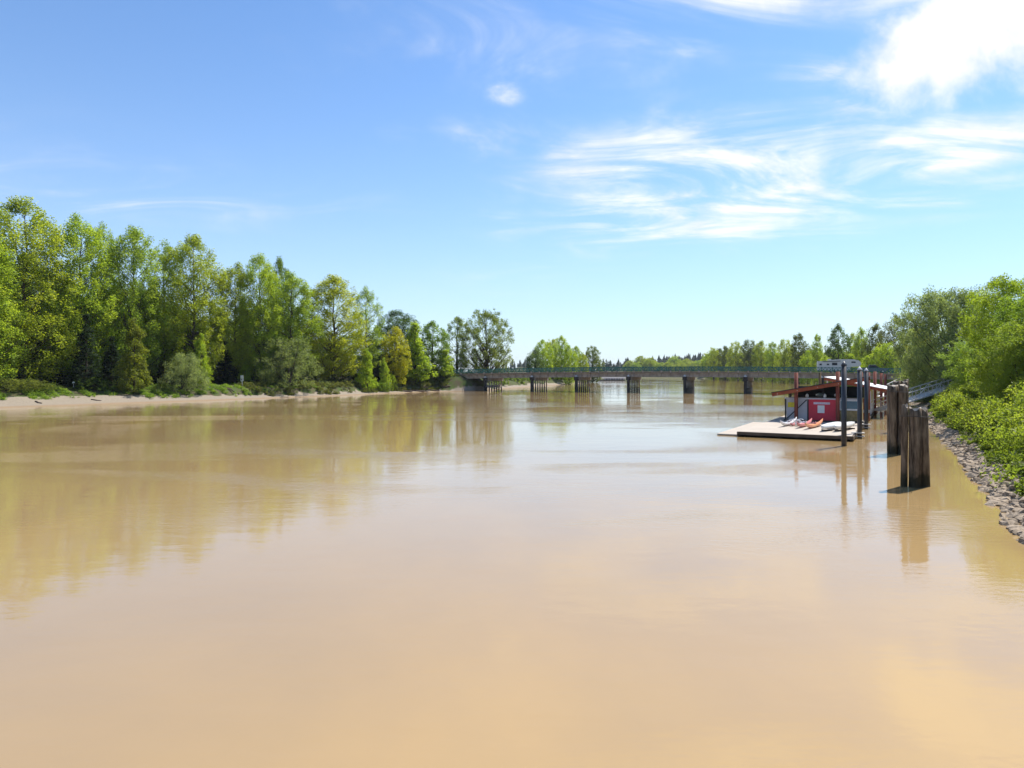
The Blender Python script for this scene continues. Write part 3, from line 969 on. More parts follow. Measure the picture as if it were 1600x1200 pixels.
scatter_mass('bank_grass', 'green grass and weeds along the top of the left beach', spots_from(bank_points(LP, 300, 6.6, 13, 90, 120, False) + bank_points(LP, 380, 3.6, 12, 114, 152, False), 0.5, 1.05), 0.22, 190, (0.19, 0.29, 0.045), 1, 0.6, aspect=0.3, cat='grass')
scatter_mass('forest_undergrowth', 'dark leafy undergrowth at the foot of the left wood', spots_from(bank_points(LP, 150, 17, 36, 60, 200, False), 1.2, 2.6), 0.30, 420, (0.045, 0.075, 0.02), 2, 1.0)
scatter_mass('cut_bank_brush', 'brown-green brush hanging over the cut bank left of the bridge', spots_from(bank_points(LP, 280, 2.0, 9, 134, 190, False), 0.7, 1.5), 0.24, 300, (0.125, 0.14, 0.04), 3, 0.8)
scatter_mass('far_bank_brush', 'green brush along the left shore beyond the bridge', spots_from(bank_points(LP, 120, 3.5, 14, 198, 395, False), 1.4, 3.0), 0.5, 200, (0.12, 0.17, 0.035), 4, 0.9)
scatter_mass('far_right_brush', 'dull green brush along the right shore beyond the bridge', spots_from(bank_points(RP, 130, 2.5, 14, 190, 640, True), 1.5, 3.2), 0.5, 200, (0.075, 0.11, 0.035), 5, 0.8)
scatter_mass('bramble_thicket', 'dense bright green bramble thicket covering the right bank slope',
             spots_from(bank_points(RP, 350, 1.9, 11, 14, 98, True), 1.1, 2.0, 0.2), 0.14, 1040, (0.235, 0.300, 0.045), 6, 1.1)
scatter_mass('bramble_fringe', 'darker arching brambles hanging over the rocks on the right bank',
             spots_from(bank_points(RP, 190, 0.8, 2.2, 18, 92, True), 0.45, 0.85, 0.1), 0.13, 420, (0.16, 0.215, 0.036), 7, 0.85)
scatter_mass('bank_top_thicket', 'leafy thicket behind the brambles on top of the right bank',
             spots_from(bank_points(RP, 70, 5.5, 11, 16, 80, True) + bank_points(RP, 80, 10, 22, 20, 150, True), 1.7, 2.9, 0.1), 0.21, 720, (0.215, 0.275, 0.045), 8, 1.0)

emb = []
for _ in range(70):
    p = BN * (BR_D + ru.uniform(-9, -1.2)) + BT * ru.uniform(-98, -74)
    if terrain(p.x, p.y)[1][0] > 2.0:
        emb.append((p.x, p.y))
scatter_mass('embankment_brush', 'brown-green bushes on the slope at the left end of the bridge', spots_from(emb, 0.8, 1.6), 0.26, 320, (0.15, 0.18, 0.045), 12, 0.8)
shrub_spots = [(10, 590, 'yellow-green shrub at the left edge above the sandy beach', (0.16, 0.19, 0.04), 60, 9.5), (48, 592, 'yellow-green shrub, second from the left edge above the beach', (0.15, 0.18, 0.04), 50, 9.5),
               (150, 587, 'dense green bush left of the pyramid-shaped young tree', (0.11, 0.17, 0.03), 46, 9.5), (255, 598, 'low green bush left of the grey-green willow shrub', (0.10, 0.15, 0.03), 36, 9),
               (597, 596, 'bright green bush beside the small white board near the bridge', (0.15, 0.23, 0.03), 26, 4.5), (612, 584, 'upright bright sapling bush right behind the small white board', LIME, 14, 5),
               (180, 604, 'low weedy bush below the pyramid-shaped young tree', (0.10, 0.15, 0.03), 40, 9), (80, 598, 'small weedy bush left of the teal post', (0.12, 0.17, 0.04), 30, 10)]
for px, top, lb, c, w, back in shrub_spots:
    tree_at('shrub', px, top, back, w, c, 'shrub', lb, cat='shrub')


# wooded ridge far behind
def ridge_forest():
    rng = np.random.default_rng(44)
    V, Fc, lv = [], [], []
    n = 2600
    xs = rng.uniform(200, 1100, n)
    ys = np.where(rng.random(n) < 0.75, rng.normal(1560, 90, n), rng.normal(1150, 60, n))
    xs = np.where(ys < 1320, rng.normal(330, 130, n), xs)
    xs[:60], ys[:60] = rng.normal(18, 30, 60), rng.normal(1240, 40, 60)
    zs = terrain(xs, ys)[0]
    k = 0
    for x, y, z in zip(xs, ys, zs):
        h = 7 + 15 * rng.random() ** 2.2
        r = h * rng.uniform(0.18, 0.36)
        a0 = rng.uniform(0, 6.28)
        tiers = 4
        for t in range(tiers):
            zb, zt = z + h * (0.08 + 0.22 * t), z + h * (0.08 + 0.22 * t + 0.36)
            rr = r * (1 - 0.22 * t)
            V.append((x, y, min(zt, z + h)))
            ring = []
            for q in range(6):
                aa = a0 + t * 0.5 + q * math.pi / 3
                w = rr * rng.uniform(0.7, 1.2)
                V.append((x + math.cos(aa) * w, y + math.sin(aa) * w, zb + rng.uniform(-.04, .04) * h))
                ring.append(k + 1 + q)
            for q in range(6):
                Fc.append((k, ring[q], ring[(q + 1) % 6]))
            vv = rng.random()
            lv += [vv] * 7
            k += 7
    o = link('ridge_forest', np_mesh('ridge_forest', np.array(V), np.array(Fc), M['leaf'], {'leafvar': np.array(lv)}))
    o.color = (0.035, 0.06, 0.03, 1)
    tag(o, 'blue-green conifer forest on the distant ridge', 'forest', kind='stuff')


ridge_forest()


# ------------------------------------------------------------------ riprap along the right bank
def rock_mesh(seed):
    rnd = random.Random(seed)
    bm = bmesh.new()
    for _ in range(15):
        v = Vector((rnd.gauss(0, 1), rnd.gauss(0, 1), rnd.gauss(0, 1))).normalized()
        v = Vector((v.x * rnd.uniform(.8, 1.1), v.y * rnd.uniform(.55, .8), v.z * rnd.uniform(.35, .6)))
        bm.verts.new(v)
    res = bmesh.ops.convex_hull(bm, input=bm.verts)
    bmesh.ops.delete(bm, geom=[g for g in res['geom_interior'] if isinstance(g, bmesh.types.BMVert)], context='VERTS')
    me = bpy.data.meshes.new('rock')
    bm.to_mesh(me)
    bm.free()
    me.materials.append(M['rock'])
    return me


rock_protos = [rock_mesh(100 + i) for i in range(9)]
rr = random.Random(8)
spots = []
Pd = [p for p in resample(RP, 0.35) if 16 < p[1] < 125]
for i in range(1, len(Pd) - 1):
    t = Vector((Pd[i + 1][0] - Pd[i - 1][0], Pd[i + 1][1] - Pd[i - 1][1])).normalized()
    nn = Vector((t.y, -t.x))
    width = 0.95 + 0.3 * math.sin(Pd[i][1] * 0.31)
    for _ in range(12):
        d = rr.uniform(-0.35, width)
        spots.append((Pd[i][0] + nn.x * d + rr.uniform(-.2, .2), Pd[i][1] + nn.y * d + rr.uniform(-.2, .2), (0.09 + 0.24 * rr.random() ** 1.6) * (1.25 if d < 1.5 else 0.9)))
rz_ = terrain(np.array([s[0] for s in spots]), np.array([s[1] for s in spots]))[0]
order = sorted(range(len(spots)), key=lambda i: spots[i][1] / spots[i][2])     # largest in view first
rest_v, rest_f = [], []
for c, i in enumerate(order):
    x, y, r_ = spots[i]
    if not (0.5 < x / y < 0.80):
        continue
    rot = Matrix.Rotation(rr.uniform(0, 6.28), 3, 'Z') @ Matrix.Rotation(rr.uniform(-.5, .5), 3, 'X')
    z = max(rz_[i], -0.05) + r_ * 0.12
    me = rr.choice(rock_protos)
    if c < 380 and len(rest_v) == 0 and len(ground.children) < 300:
        o = link('rock', me, ground)
        o.matrix_local = Matrix.Translation((x, y, z)) @ (rot.to_4x4()) @ Matrix.Scale(r_, 4)
    else:
        o0 = len(rest_v)
        rest_v += [tuple(rot @ (v.co * r_) + Vector((x, y, z))) for v in me.vertices]
        rest_f += [tuple(k + o0 for k in p.vertices) for p in me.polygons]
rme = bpy.data.meshes.new('riprap_rubble')
rme.from_pydata(rest_v, [], rest_f)
rme.materials.append(M['rock'])
tag(link('riprap_rubble', rme, ground), kind='stuff')

# ------------------------------------------------------------------ bridge
def bp(s, q, z):
    """Bridge frame: s along the bridge, q away from the camera, z up."""
    return BN * (BR_D + q) + BT * s + Vector((0, 0, z))


def rail_z(s):
    return 6.63 - 0.000187 * (s + 24) ** 2


bridge = thing('road_bridge', 'long low concrete road bridge with green lattice railing across the river', 'bridge', tuple(bp(-24, 4.5, 0)))
binv = Matrix.Translation(-Vector(bridge.location))


def bpart(mb, name, m, parent=bridge, smooth=False):
    off = Vector(bridge.location)
    mb.v = [tuple(Vector(v) - off) for v in mb.v]
    return mb.build(name, m, parent, smooth)


S0, S1, NP = -92.0, 36.0, 13.85
PANEL = NP / 6
n_pan = int((S1 - S0) / PANEL)
seg_s = [S0 + PANEL * i for i in range(n_pan + 1)]
deck, ga, gb = MB(), MB(), MB()
for a, b in zip(seg_s[:-1], seg_s[1:]):
    za, zb = rail_z(a) - 1.2, rail_z(b) - 1.2
    m_ = bp((a + b) / 2, 4.5, (za + zb) / 2 - 0.14)
    d = (bp(b, 0, zb) - bp(a, 0, za)).normalized()
    deck.box(m_, (PANEL + 0.002, 9.9, 0.26), d, BN, d.cross(BN) * -1)
bpart(deck, 'deck', M['concrete'])
pier_s = [s for s in [-72.5, -58.85, -46.5, -32.7, -18.6, -4.3, 12.5, 26.5]]
gs = [S0] + pier_s + [S1]
for q in (0.35, 4.5, 8.65):
    for a, b in zip(gs[:-1], gs[1:]):
        g = MB()
        za, zb = rail_z(a) - 2.05, rail_z(b) - 2.05
        g.bar(bp(a + .02, q, za), bp(b - .02, q, zb), 0.42, 1.12)
        bpart(g, 'girder', M['concrete_pale' if q == 0.35 else 'concrete'])
for a in seg_s[1:-1]:
    g = MB()
    g.box(bp(a, 0.06, rail_z(a) - 1.95), (0.2, 0.16, 0.95), BT, BN)
    bpart(g, 'girder_rib', M['concrete'])
    g = MB()
    g.box(bp(a, -0.53, rail_z(a) - 1.22), (0.32, 0.14, 0.5), BT, BN)
    bpart(g, 'bracket', M['concrete_pale'])
for q in (-0.38, 9.38):
    for a, b in zip(seg_s[:-1], seg_s[1:]):
        za, zb = rail_z(a), rail_z(b)
        g = MB()
        g.bar(bp(a, q, za - .04), bp(b, q, zb - .04), 0.12, 0.10)
        g.bar(bp(a, q, za - .95), bp(b, q, zb - .95), 0.10, 0.14)
        k = 3
        for j in range(k):
            u0, u1 = a + (b - a) * j / k, a + (b - a) * (j + 1) / k
            g.bar(bp(u0, q - .012, za - .92), bp(u1, q - .012, zb - .08), 0.03, 0.10)
            g.bar(bp(u0, q + .022, za - .08), bp(u1, q + .022, zb - .92), 0.03, 0.10)
        bpart(g, 'railing_panel', M['green_paint'])
    for a in seg_s:
        g = MB()
        g.box(bp(a, q - 0.0, rail_z(a) - 0.51), (0.16, 0.20, 1.1), BT, BN)
        bpart(g, 'railing_post', M['green_paint'])
for i, s in enumerate(pier_s[:-1]):
    zt = rail_z(s) - 2.62
    cap = MB()
    PN = Vector((math.sin(R(28)), math.cos(R(28)), 0))
    PT = Vector((PN.y, -PN.x, 0))
    pc = bp(s, 4.5, 0)
    cap.box(pc + Vector((0, 0, zt - 0.42)), (0.85, 9.2, 0.84), PT, PN)
    pier = bpart(cap, 'pier', M['concrete_pale'])
    for k in range(7):
        pq = pc + PN * (-4.2 + k * 1.4)
        for dq, mname, z0, z1 in ((0, 'pile_dark', -2.0, 1.25), (0, 'concrete_pale', 1.25, zt - 0.84)):
            g = MB()
            r_ = 0.19 if mname == 'pile_dark' else 0.175
            g.tube([pq + Vector((0, 0, z0)), pq + Vector((0, 0, z1))], r_, 10)
            bpart(g, 'pile', M[mname], pier, True)
    if i == 0:
        g = MB()
        for k in range(6):
            g.box(pc + PN * (-3.5 + k * 1.4) + Vector((0, 0, 1.3)), (0.25, 1.0, 0.7), PT, PN)
        bpart(g, 'brace_wall', M['concrete_pale'], pier)
    if i >= 4:
        g = MB()
        g.box(pc + Vector((0, 0, 0.62)), (0.5, 8.7, 1.5), PT, PN)
        bpart(g, 'wale', M['pile_dark'], pier)
    # dark fender pile with a pale cap on the near end
    fq = pc - PN * 5.15
    g = MB()
    g.tube([fq + Vector((0, 0, -2)), fq + Vector((0, 0, zt + 0.15))], 0.36, 12)
    g.box(fq + PN * 0.1 + Vector((0, 0, zt - 0.35)), (1.0, 0.8, 0.9), PT, PN)
    bpart(g, 'fender_pile', M['pile_dark'], pier)
    g = MB()
    g.tube([fq + Vector((0, 0, zt + 0.15)), fq + Vector((0, 0, zt + 0.4)), fq + Vector((0, 0, zt + 0.6))], [0.37, 0.28, 0.05], 12)
    bpart(g, 'fender_cap', M['cap_white'], pier)
g = MB()
g.box(bp(-81, 4.5, 2.2), (1.6, 9.4, 3.2), BT, BN)
bpart(g, 'abutment', M['concrete'])


# trailer and pickup on the bridge
def vehicle_frame(s, q):
    z = rail_z(s) - 1.2
    return bp(s, q, z)


def profile_solid(mb, pts, width, origin):
    """Side outline (along the bridge, up) given thickness across it."""
    n = len(pts)
    v = [origin + BT * a + BN * w + Vector((0, 0, c)) for w in (-width / 2, width / 2) for a, c in pts]
    f = [tuple(range(n - 1, -1, -1)), tuple(range(n, 2 * n))] + [(i, (i + 1) % n, (i + 1) % n + n, i + n) for i in range(n)]
    mb.add(v, f)


def wheels(root, origin, xs, w, r):
    for a in xs:
        for sd in (-1, 1):
            c = origin + BT * a + BN * (sd * (w / 2 - 0.13)) + Vector((0, 0, r))
            g = MB()
            g.tube([c - BN * 0.13, c + BN * 0.13], r, 16)
            g.v = [tuple(Vector(v) - Vector(root.location)) for v in g.v]
            t = g.build('wheel', M['black_rubber'], root, False)
            g = MB()
            g.tube([c + BN * sd * 0.12, c + BN * sd * 0.145], r * 0.55, 12)
            g.v = [tuple(Vector(v) - Vector(root.location)) for v in g.v]
            g.build('rim', M['galv'], t)


def vpart(root, mb, name, m, parent=None):
    mb.v = [tuple(Vector(v) - Vector(root.location)) for v in mb.v]
    return mb.build(name, m, parent or root)


def rv():
    o = vehicle_frame(16.0, 5.6)
    root = thing('travel_trailer', 'white fifth-wheel travel trailer with dark windows driving on the bridge', 'trailer', tuple(o))
    g = MB()
    profile_solid(g, [(-4.7, 0.55), (2.4, 0.55), (2.4, 1.35), (4.3, 1.45), (4.72, 1.9), (4.65, 2.4), (4.2, 2.85), (3.2, 3.12), (0.2, 3.18), (-1.2, 3.08), (-2.2, 2.85), (-4.55, 2.72), (-4.7, 2.6)], 2.45, o)
    body = vpart(root, g, 'body', M['rv_white'])
    for a, z, w, h in ((-4.0, 1.95, .5, .4), (-0.95, 2.05, 1.15, .62), (0.75, 2.1, .34, .42), (3.1, 2.45, .9, .34), (-2.4, 1.95, .5, .36)):
        g = MB()
        g.box(o + BT * a - BN * 1.232 + Vector((0, 0, z)), (w, 0.03, h), BT, BN)
        vpart(root, g, 'window', M['glass_blue'] if False else M['dark_frame'])
    g = MB()
    g.box(o + BT * 1.25 - BN * 1.235 + Vector((0, 0, 1.6)), (0.72, 0.03, 1.9), BT, BN)
    d = vpart(root, g, 'door', M['rv_white'])
    g = MB()
    g.bar(o + BT * -3.6 - BN * 1.29 + Vector((0, 0, 2.62)), o + BT * 0.3 - BN * 1.29 + Vector((0, 0, 2.72)), 0.1, 0.12)
    vpart(root, g, 'awning', M['dark_frame'])
    g = MB()
    g.box(o + BT * -1.0 - BN * 1.236 + Vector((0, 0, 1.2)), (7.0, 0.02, 0.16), BT, BN)
    vpart(root, g, 'stripe', M['grey_panel'])
    g = MB()
    g.box(o + BT * -2 + Vector((0, 0, 3.12)), (0.8, 0.7, 0.3), BT, BN)
    vpart(root, g, 'roof_vent', M['rv_white'])
    wheels(root, o, (-1.6, -0.6), 2.4, 0.4)


def pickup():
    o = vehicle_frame(23.4, 5.6)
    root = thing('pickup_truck', 'dark pickup truck towing the white trailer on the bridge', 'truck', tuple(o))
    g = MB()
    profile_solid(g, [(-2.9, 0.45), (2.85, 0.45), (2.9, 0.95), (2.75, 1.15), (1.25, 1.25), (-2.9, 1.25)], 1.95, o)
    vpart(root, g, 'body', M['truck_grey'])
    g = MB()
    profile_solid(g, [(-1.1, 1.252), (1.2, 1.252), (0.45, 1.85), (-0.85, 1.9)], 1.7, o)
    cab = vpart(root, g, 'cab', M['dark_frame'])
    g = MB()
    g.box(o + BT * -0.2 + Vector((0, 0, 1.91)), (1.35, 1.6, 0.06), BT, BN)
    vpart(root, g, 'roof', M['rv_white'], cab)
    for sd in (-1, 1):
        g = MB()
        g.box(o + BT * 2.86 + BN * (0.7 * sd) + Vector((0, 0, 0.85)), (0.1, 0.35, 0.22), BT, BN)
        vpart(root, g, 'headlight', M['white_paint'])
    wheels(root, o, (-1.75, 1.9), 1.95, 0.4)


rv()
pickup()

# ------------------------------------------------------------------ floating dock and boathouse
DA = R(30)
DN = Vector((math.sin(DA), math.cos(DA), 0))
DU = Vector((math.cos(DA), -math.sin(DA), 0))
D0 = Vector((17.85, 53.8, 0))
DECK = 0.40


def dk(u, n, z):
    return D0 + DU * u + DN * n + Vector((0, 0, z))


def dpart(mb, name, m, root, parent=None, smooth=False):
    off = Vector(root.location)
    mb.v = [tuple(Vector(v) - off) for v in mb.v]
    return mb.build(name, m, parent or root, smooth)


def dbox(c_u, c_n, c_z, su, sn, sz):
    g = MB()
    g.box(dk(c_u, c_n, c_z), (su, sn, sz), DU, DN)
    return g


dock = thing('floating_dock', 'long pale floating dock carrying the boathouse', 'dock', tuple(dk(4, 26, 0)))
for i in range(13):                         # deck sections, each a pale slab with its own joint
    dpart(dbox(4, 2 + 4 * i, DECK - 0.05, 8, 3.975, 0.10), 'deck_section', M['deck_board'], dock)
dpart(dbox(4, -0.06, DECK - 0.13, 8.2, 0.12, 0.24), 'front_beam', M['fascia'], dock)
dpart(dbox(-0.06, 26, DECK - 0.18, 0.12, 51.9, 0.26), 'side_beam', M['fascia'], dock)
dpart(dbox(8.06, 26, DECK - 0.18, 0.12, 51.9, 0.26), 'side_beam', M['fascia'], dock)
for i in range(6):
    dpart(dbox(4, 4.5 + 8.6 * i, -0.05, 7.4, 6.5, 0.72), 'float', M['black_rubber'], dock)
low = thing('low_float', 'low pale float lying along the left side of the floating dock', 'dock', tuple(dk(-1.1, 9, 0)))
dpart(dbox(-0.95, 8, 0.07, 1.65, 15.0, 0.10), 'deck_section', M['deck_board'], low)
dpart(dbox(-0.95, 8, -0.09, 1.4, 14.4, 0.21), 'float', M['fascia'], low)


def boathouse():
    u0, u1, n0, n1 = 1.3, 7.85, 15.2, 21.5
    t = DECK + 2.2
    root = thing('boathouse', 'boathouse with red front panel and sloping rust-orange roof on the dock', 'boathouse', tuple(dk(4.5, 18, DECK)))
    P = lambda mb, name, m, parent=None, smooth=False: dpart(mb, name, M[m], root, parent, smooth)
    P(dbox((u0 + u1) / 2, n0 + 0.4, DECK + 0.07, u1 - u0 + .3, 1.3, 0.13), 'sill', 'dark_frame')
    P(dbox((u0 + u1) / 2, (n0 + n1) / 2 + .1, DECK + 1.12, u1 - u0 - .16, n1 - n0 - .2, 2.1), 'storage_box', 'tan_panel')
    P(dbox((u0 + u1) / 2, n0 - 0.03, t - 0.03, u1 - u0 + .1, 0.14, 0.14), 'header', 'grey_panel')
    for u in (u0, u0 + 2.02, u0 + 4.5, u1 - 0.02):
        P(dbox(u, n0 - 0.02, DECK + 1.1, 0.12, 0.15, 2.1), 'frame_post', 'dark_frame')
    # grey door with a dark diagonal brace and a yellow sign
    d1 = P(dbox(u0 + 1.01, n0 + 0.02, DECK + 1.12, 1.86, 0.06, 2.0), 'door', 'grey_panel')
    g = MB()
    g.bar(dk(u0 + .12, n0 - .035, DECK + .2), dk(u0 + 1.9, n0 - .035, DECK + 2.05), 0.05, 0.09)
    P(g, 'brace', 'dark_frame', d1)
    sg = P(dbox(u0 + 0.52, n0 - 0.04, DECK + 1.55, 0.62, 0.03, 0.48), 'sign_board', 'yellow_sign', d1)
    # red panel with its pale lettering strip and pale notice
    d2 = P(dbox(u0 + 3.26, n0 - 0.03, DECK + 1.12, 2.36, 0.08, 2.08), 'red_panel', 'red_panel')
    P(dbox(u0 + 3.22, n0 - 0.085, DECK + 1.74, 1.42, 0.025, 0.20), 'lettering_strip', 'print_grey', d2)
    P(dbox(u0 + 3.16, n0 - 0.085, DECK + 1.18, 0.60, 0.025, 0.72), 'notice', 'white_paint', d2)
    for k in range(3):
        P(dbox(u0 + 2.5 + k * .75, n0 - 0.09, DECK + 2.12, 0.06, 0.03, 0.06), 'bolt', 'galv', d2)
    # window over a tan panel
    w = P(dbox(u0 + 5.5, n0 - 0.0, DECK + 1.6, 1.86, 0.10, 0.95), 'window', 'white_paint')
    P(dbox(u0 + 5.58, n0 - 0.06, DECK + 1.63, 1.5, 0.03, 0.72), 'pane', 'glass_blue', w)
    P(dbox(u0 + 5.5, n0 - 0.0, DECK + 0.62, 1.86, 0.07, 0.98), 'lower_panel', 'tan_panel')
    P(dbox(u0 + 5.05, n0 - 0.2, DECK + 0.35, 0.3, 0.25, 0.5), 'meter_box', 'dark_frame')
    od = P(dbox(u1 + 0.35, n0 + 1.8, DECK + 1.15, 0.55, 0.08, 2.1), 'side_door', 'orange_steel')
    P(dbox(u1 + 0.35, n0 + 1.74, DECK + 1.0, 0.6, 0.05, 0.28), 'door_band', 'grey_panel', od)
    # mono-pitch roof
    za, zb = 2.88, 4.42
    ua, ub = 0.2, 8.3
    sl = (dk(ub, 0, zb) - dk(ua, 0, za)).normalized()
    up = sl.cross(DN) * -1
    roof = MB()
    roof.box((dk(ua, 18.2, za + .24) + dk(ub, 18.2, zb + .24)) / 2, ((dk(ub, 0, zb) - dk(ua, 0, za)).length + .1, 8.2, 0.07), sl, DN, up)
    rf = P(roof, 'roof', 'dark_frame')
    for n in (14.25, 22.2):
        g = MB()
        g.bar(dk(ua, n, za + .03), dk(ub, n, zb + .03), 0.12, 0.33, up)
        P(g, 'fascia_beam', 'orange_steel', rf)
    for k in range(6):
        n = 15.6 + k * 1.1
        g = MB()
        g.bar(dk(ua + .1, n, za + .10), dk(ub - .1, n, zb + .10), 0.08, 0.18, up)
        P(g, 'rafter', 'tan_wood', rf)
    for k in range(5):
        a = k / 4.0
        g = MB()
        g.box(dk(ua + .5 + (ub - ua - 1) * a, 14.18, za + .03 + (zb - za) * (.06 + .88 * a)), (0.06, 0.03, 0.06), DU, DN)
        P(g, 'bolt', 'galv', rf)
    for u, n in ((0.9, 21.6), (7.4, 21.6), (4.2, 21.6)):
        zz = za + (zb - za) * (u - ua) / (ub - ua)
        P(dbox(u, n, (DECK + zz) / 2 + .05, 0.16, 0.16, zz - DECK), 'roof_post', 'dark_frame')
    for u in (1.6, 4.6, 7.6):
        zz = za + (zb - za) * (u - ua) / (ub - ua)
        P(dbox(u, 15.35, (t + zz) / 2 + .05, 0.1, 0.1, zz - t), 'roof_post', 'dark_frame')
    P(dbox(4.6, 20.9, 3.1, 6.4, 0.06, 1.1), 'back_screen', 'dark_frame')
    return root


boathouse()
# gear stowed on top of the storage box under the roof
for k, (u, ln, m, lb) in enumerate([(4.0, 3.4, 'hull_white', 'white narrow hull stowed under the boathouse roof, left of two'), (5.6, 3.8, 'hull_white', 'white narrow hull stowed under the boathouse roof, right of two')]):
    g = MB()
    pts, rad = [], []
    for i in range(11):
        a = i / 10
        pts.append(dk(u + 0.1 * math.sin(a * 3), 15.6 + ln * a, DECK + 2.46 + 0.08 * abs(2 * a - 1) ** 2))
        rad.append(0.03 + 0.20 * math.sin(math.pi * min(.98, max(.02, a))) ** 0.6)
    g.tube(pts, rad, 10)
    o = g.build('stowed_hull', M[m], None, True)
    tag(o, lb, 'boat')
for k, (u, lb) in enumerate([(3.2, 'small white float stowed under the roof, leftmost of three'), (4.75, 'small white float stowed under the roof, middle of three'), (6.5, 'small white float stowed under the roof, rightmost of three')]):
    g = MB()
    c = dk(u, 15.45, DECK + 2.22)
    g.tube([c + Vector((0, 0, z)) for z in (0, .05, .22, .36, .42)], [.05, .13, .16, .1, .03], 10)
    tag(g.build('white_float', M['white_paint'], None, True), lb, 'float', 'floats stowed in the boathouse')


def rear_shelter():
    root = thing('dock_shelter', 'open dock shelter with white sheet roof behind the boathouse', 'shelter', tuple(dk(6.5, 37, DECK)))
    P = lambda mb, name, m, parent=None: dpart(mb, name, M[m], root, parent)
    za, zb, ua, ub = 4.55, 3.15, 3.3, 10.0
    sl = (dk(ub, 0, zb) - dk(ua, 0, za)).normalized()
    up = sl.cross(DN) * -1
    rf = None
    for k in range(5):
        g = MB()
        n = 30 + 1.5 + k * 3
        g.box((dk(ua, n, za) + dk(ub, n, zb)) / 2, ((dk(ub, 0, zb) - dk(ua, 0, za)).length, 2.985, 0.06), sl, DN, up)
        P(g, 'roof_sheet', 'white_roof')
    for n in (30.1, 44.9):
        g = MB()
        g.bar(dk(ua, n, za - .2), dk(ub, n, zb - .2), 0.1, 0.3, up)
        P(g, 'fascia_beam', 'orange_steel')
    for u in (3.6, 9.6):
        zz = za + (zb - za) * (u - ua) / (ub - ua)
        for n in (30.6, 37.5, 44.4):
            P(dbox(u if u < 8 else 8.0, n, (DECK + zz) / 2 - .12, 0.14, 0.14, zz - DECK - .24), 'roof_post', 'white_paint')
        P(dbox(u if u < 8 else 8.9, 37.5, zz - .17, 0.12, 14.6, 0.22), 'eave_beam', 'orange_steel')
    P(dbox(4.4, 38.5, DECK + 1.2, 1.6, 9.0, 2.35), 'cabin', 'fascia')
    for k in range(9):
        P(dbox(7.92, 24 + k * 2.2, DECK + .5, 0.06, 0.06, 1.0), 'rail_post', 'white_paint')
    P(dbox(7.92, 32.8, DECK + 1.02, 0.07, 17.8, 0.06), 'rail', 'white_paint')
    P(dbox(7.92, 32.8, DECK + .55, 0.05, 17.8, 0.05), 'rail', 'white_paint')


rear_shelter()


# guide piles
def steel_pile(u, n, top, m, label, cap=None, ring=False, group=None):
    p = dk(u, n, 0)
    root = thing('guide_pile', label, 'pile', (p.x, p.y, 0), 0, group)
    g = MB()
    g.tube([(0, 0, -3), (0, 0, top)], 0.17, 16)
    g.build('shaft', M[m], root, True)
    if cap:
        g = MB()
        g.tube([(0, 0, top - 0.02), (0, 0, top + 0.03), (0, 0, top + 0.27)], [0.2, 0.185, 0.015], 16)
        g.build('cone_cap', M['cap_white' if cap == 'w' else 'black_pile'], root, True)
    if ring:
        g = MB()
        g.box(Vector((0, 0, DECK + .02)) - DU * 0.12, (0.9, 0.5, 0.08), DU, DN)
        g.box(Vector((0, 0, DECK - .25)) - DU * 0.12, (0.9, 0.5, 0.08), DU, DN)
        g.build('pile_hoop', M['galv'], root)
    return root


steel_pile(7.75, -3.6, 5.55, 'black_pile', 'tallest and nearest black steel pile in front of the dock', 'b')
steel_pile(8.35, 3.2, 5.25, 'black_pile', 'middle black pile with white cone cap at the dock corner', 'w', True)
steel_pile(8.35, 13.2, 5.2, 'black_pile', 'farthest of three black piles, with white cone cap', 'w', True)
for px, n, top, lb in [(1244, 14.55, 5.05, 'rust-red pile in front of the grey door, leftmost of the red piles'), (1309, 14.55, 5.15, 'rust-red pile in front of the boathouse window'),
                       (1345, 21.9, 5.15, 'rust-red pile just left of the third black pile'), (1357, 30.0, 5.1, 'rust-red pile just right of the third black pile'),
                       (1367, 38.5, 5.2, 'dark rust-red pile in front of the white shelter roof'), (1377, 47.5, 5.0, 'rust-red pile second from the right, behind the shelter roof'),
                       (1383.5, 50.0, 4.85, 'rightmost and shortest rust-red pile behind the shelter roof')]:
    k = (px - 800) / F
    u = (k * (D0.y + DN.y * n) - D0.x - DN.x * n) / (DU.x - k * DU.y)
    steel_pile(u, n, top, 'rust', lb, group='rust-red guide piles along the dock')
tp = thing('timber_pile', 'slim tan timber pile standing behind the boathouse roof', 'pile', (X_(1281, 100), 100, 0))
g = MB(); g.tube([(0, 0, -2), (0.03, 0, 2.5), (0.0, 0, 5.1)], [0.21, 0.2, 0.17], 12)
g.build('shaft', M['tan_wood'], tp, True)
g = MB(); g.tube([(0, 0, 5.1), (0.0, 0, 5.13)], [0.175, 0.15], 12)
g.build('cut_top', M['wood_top'], tp)


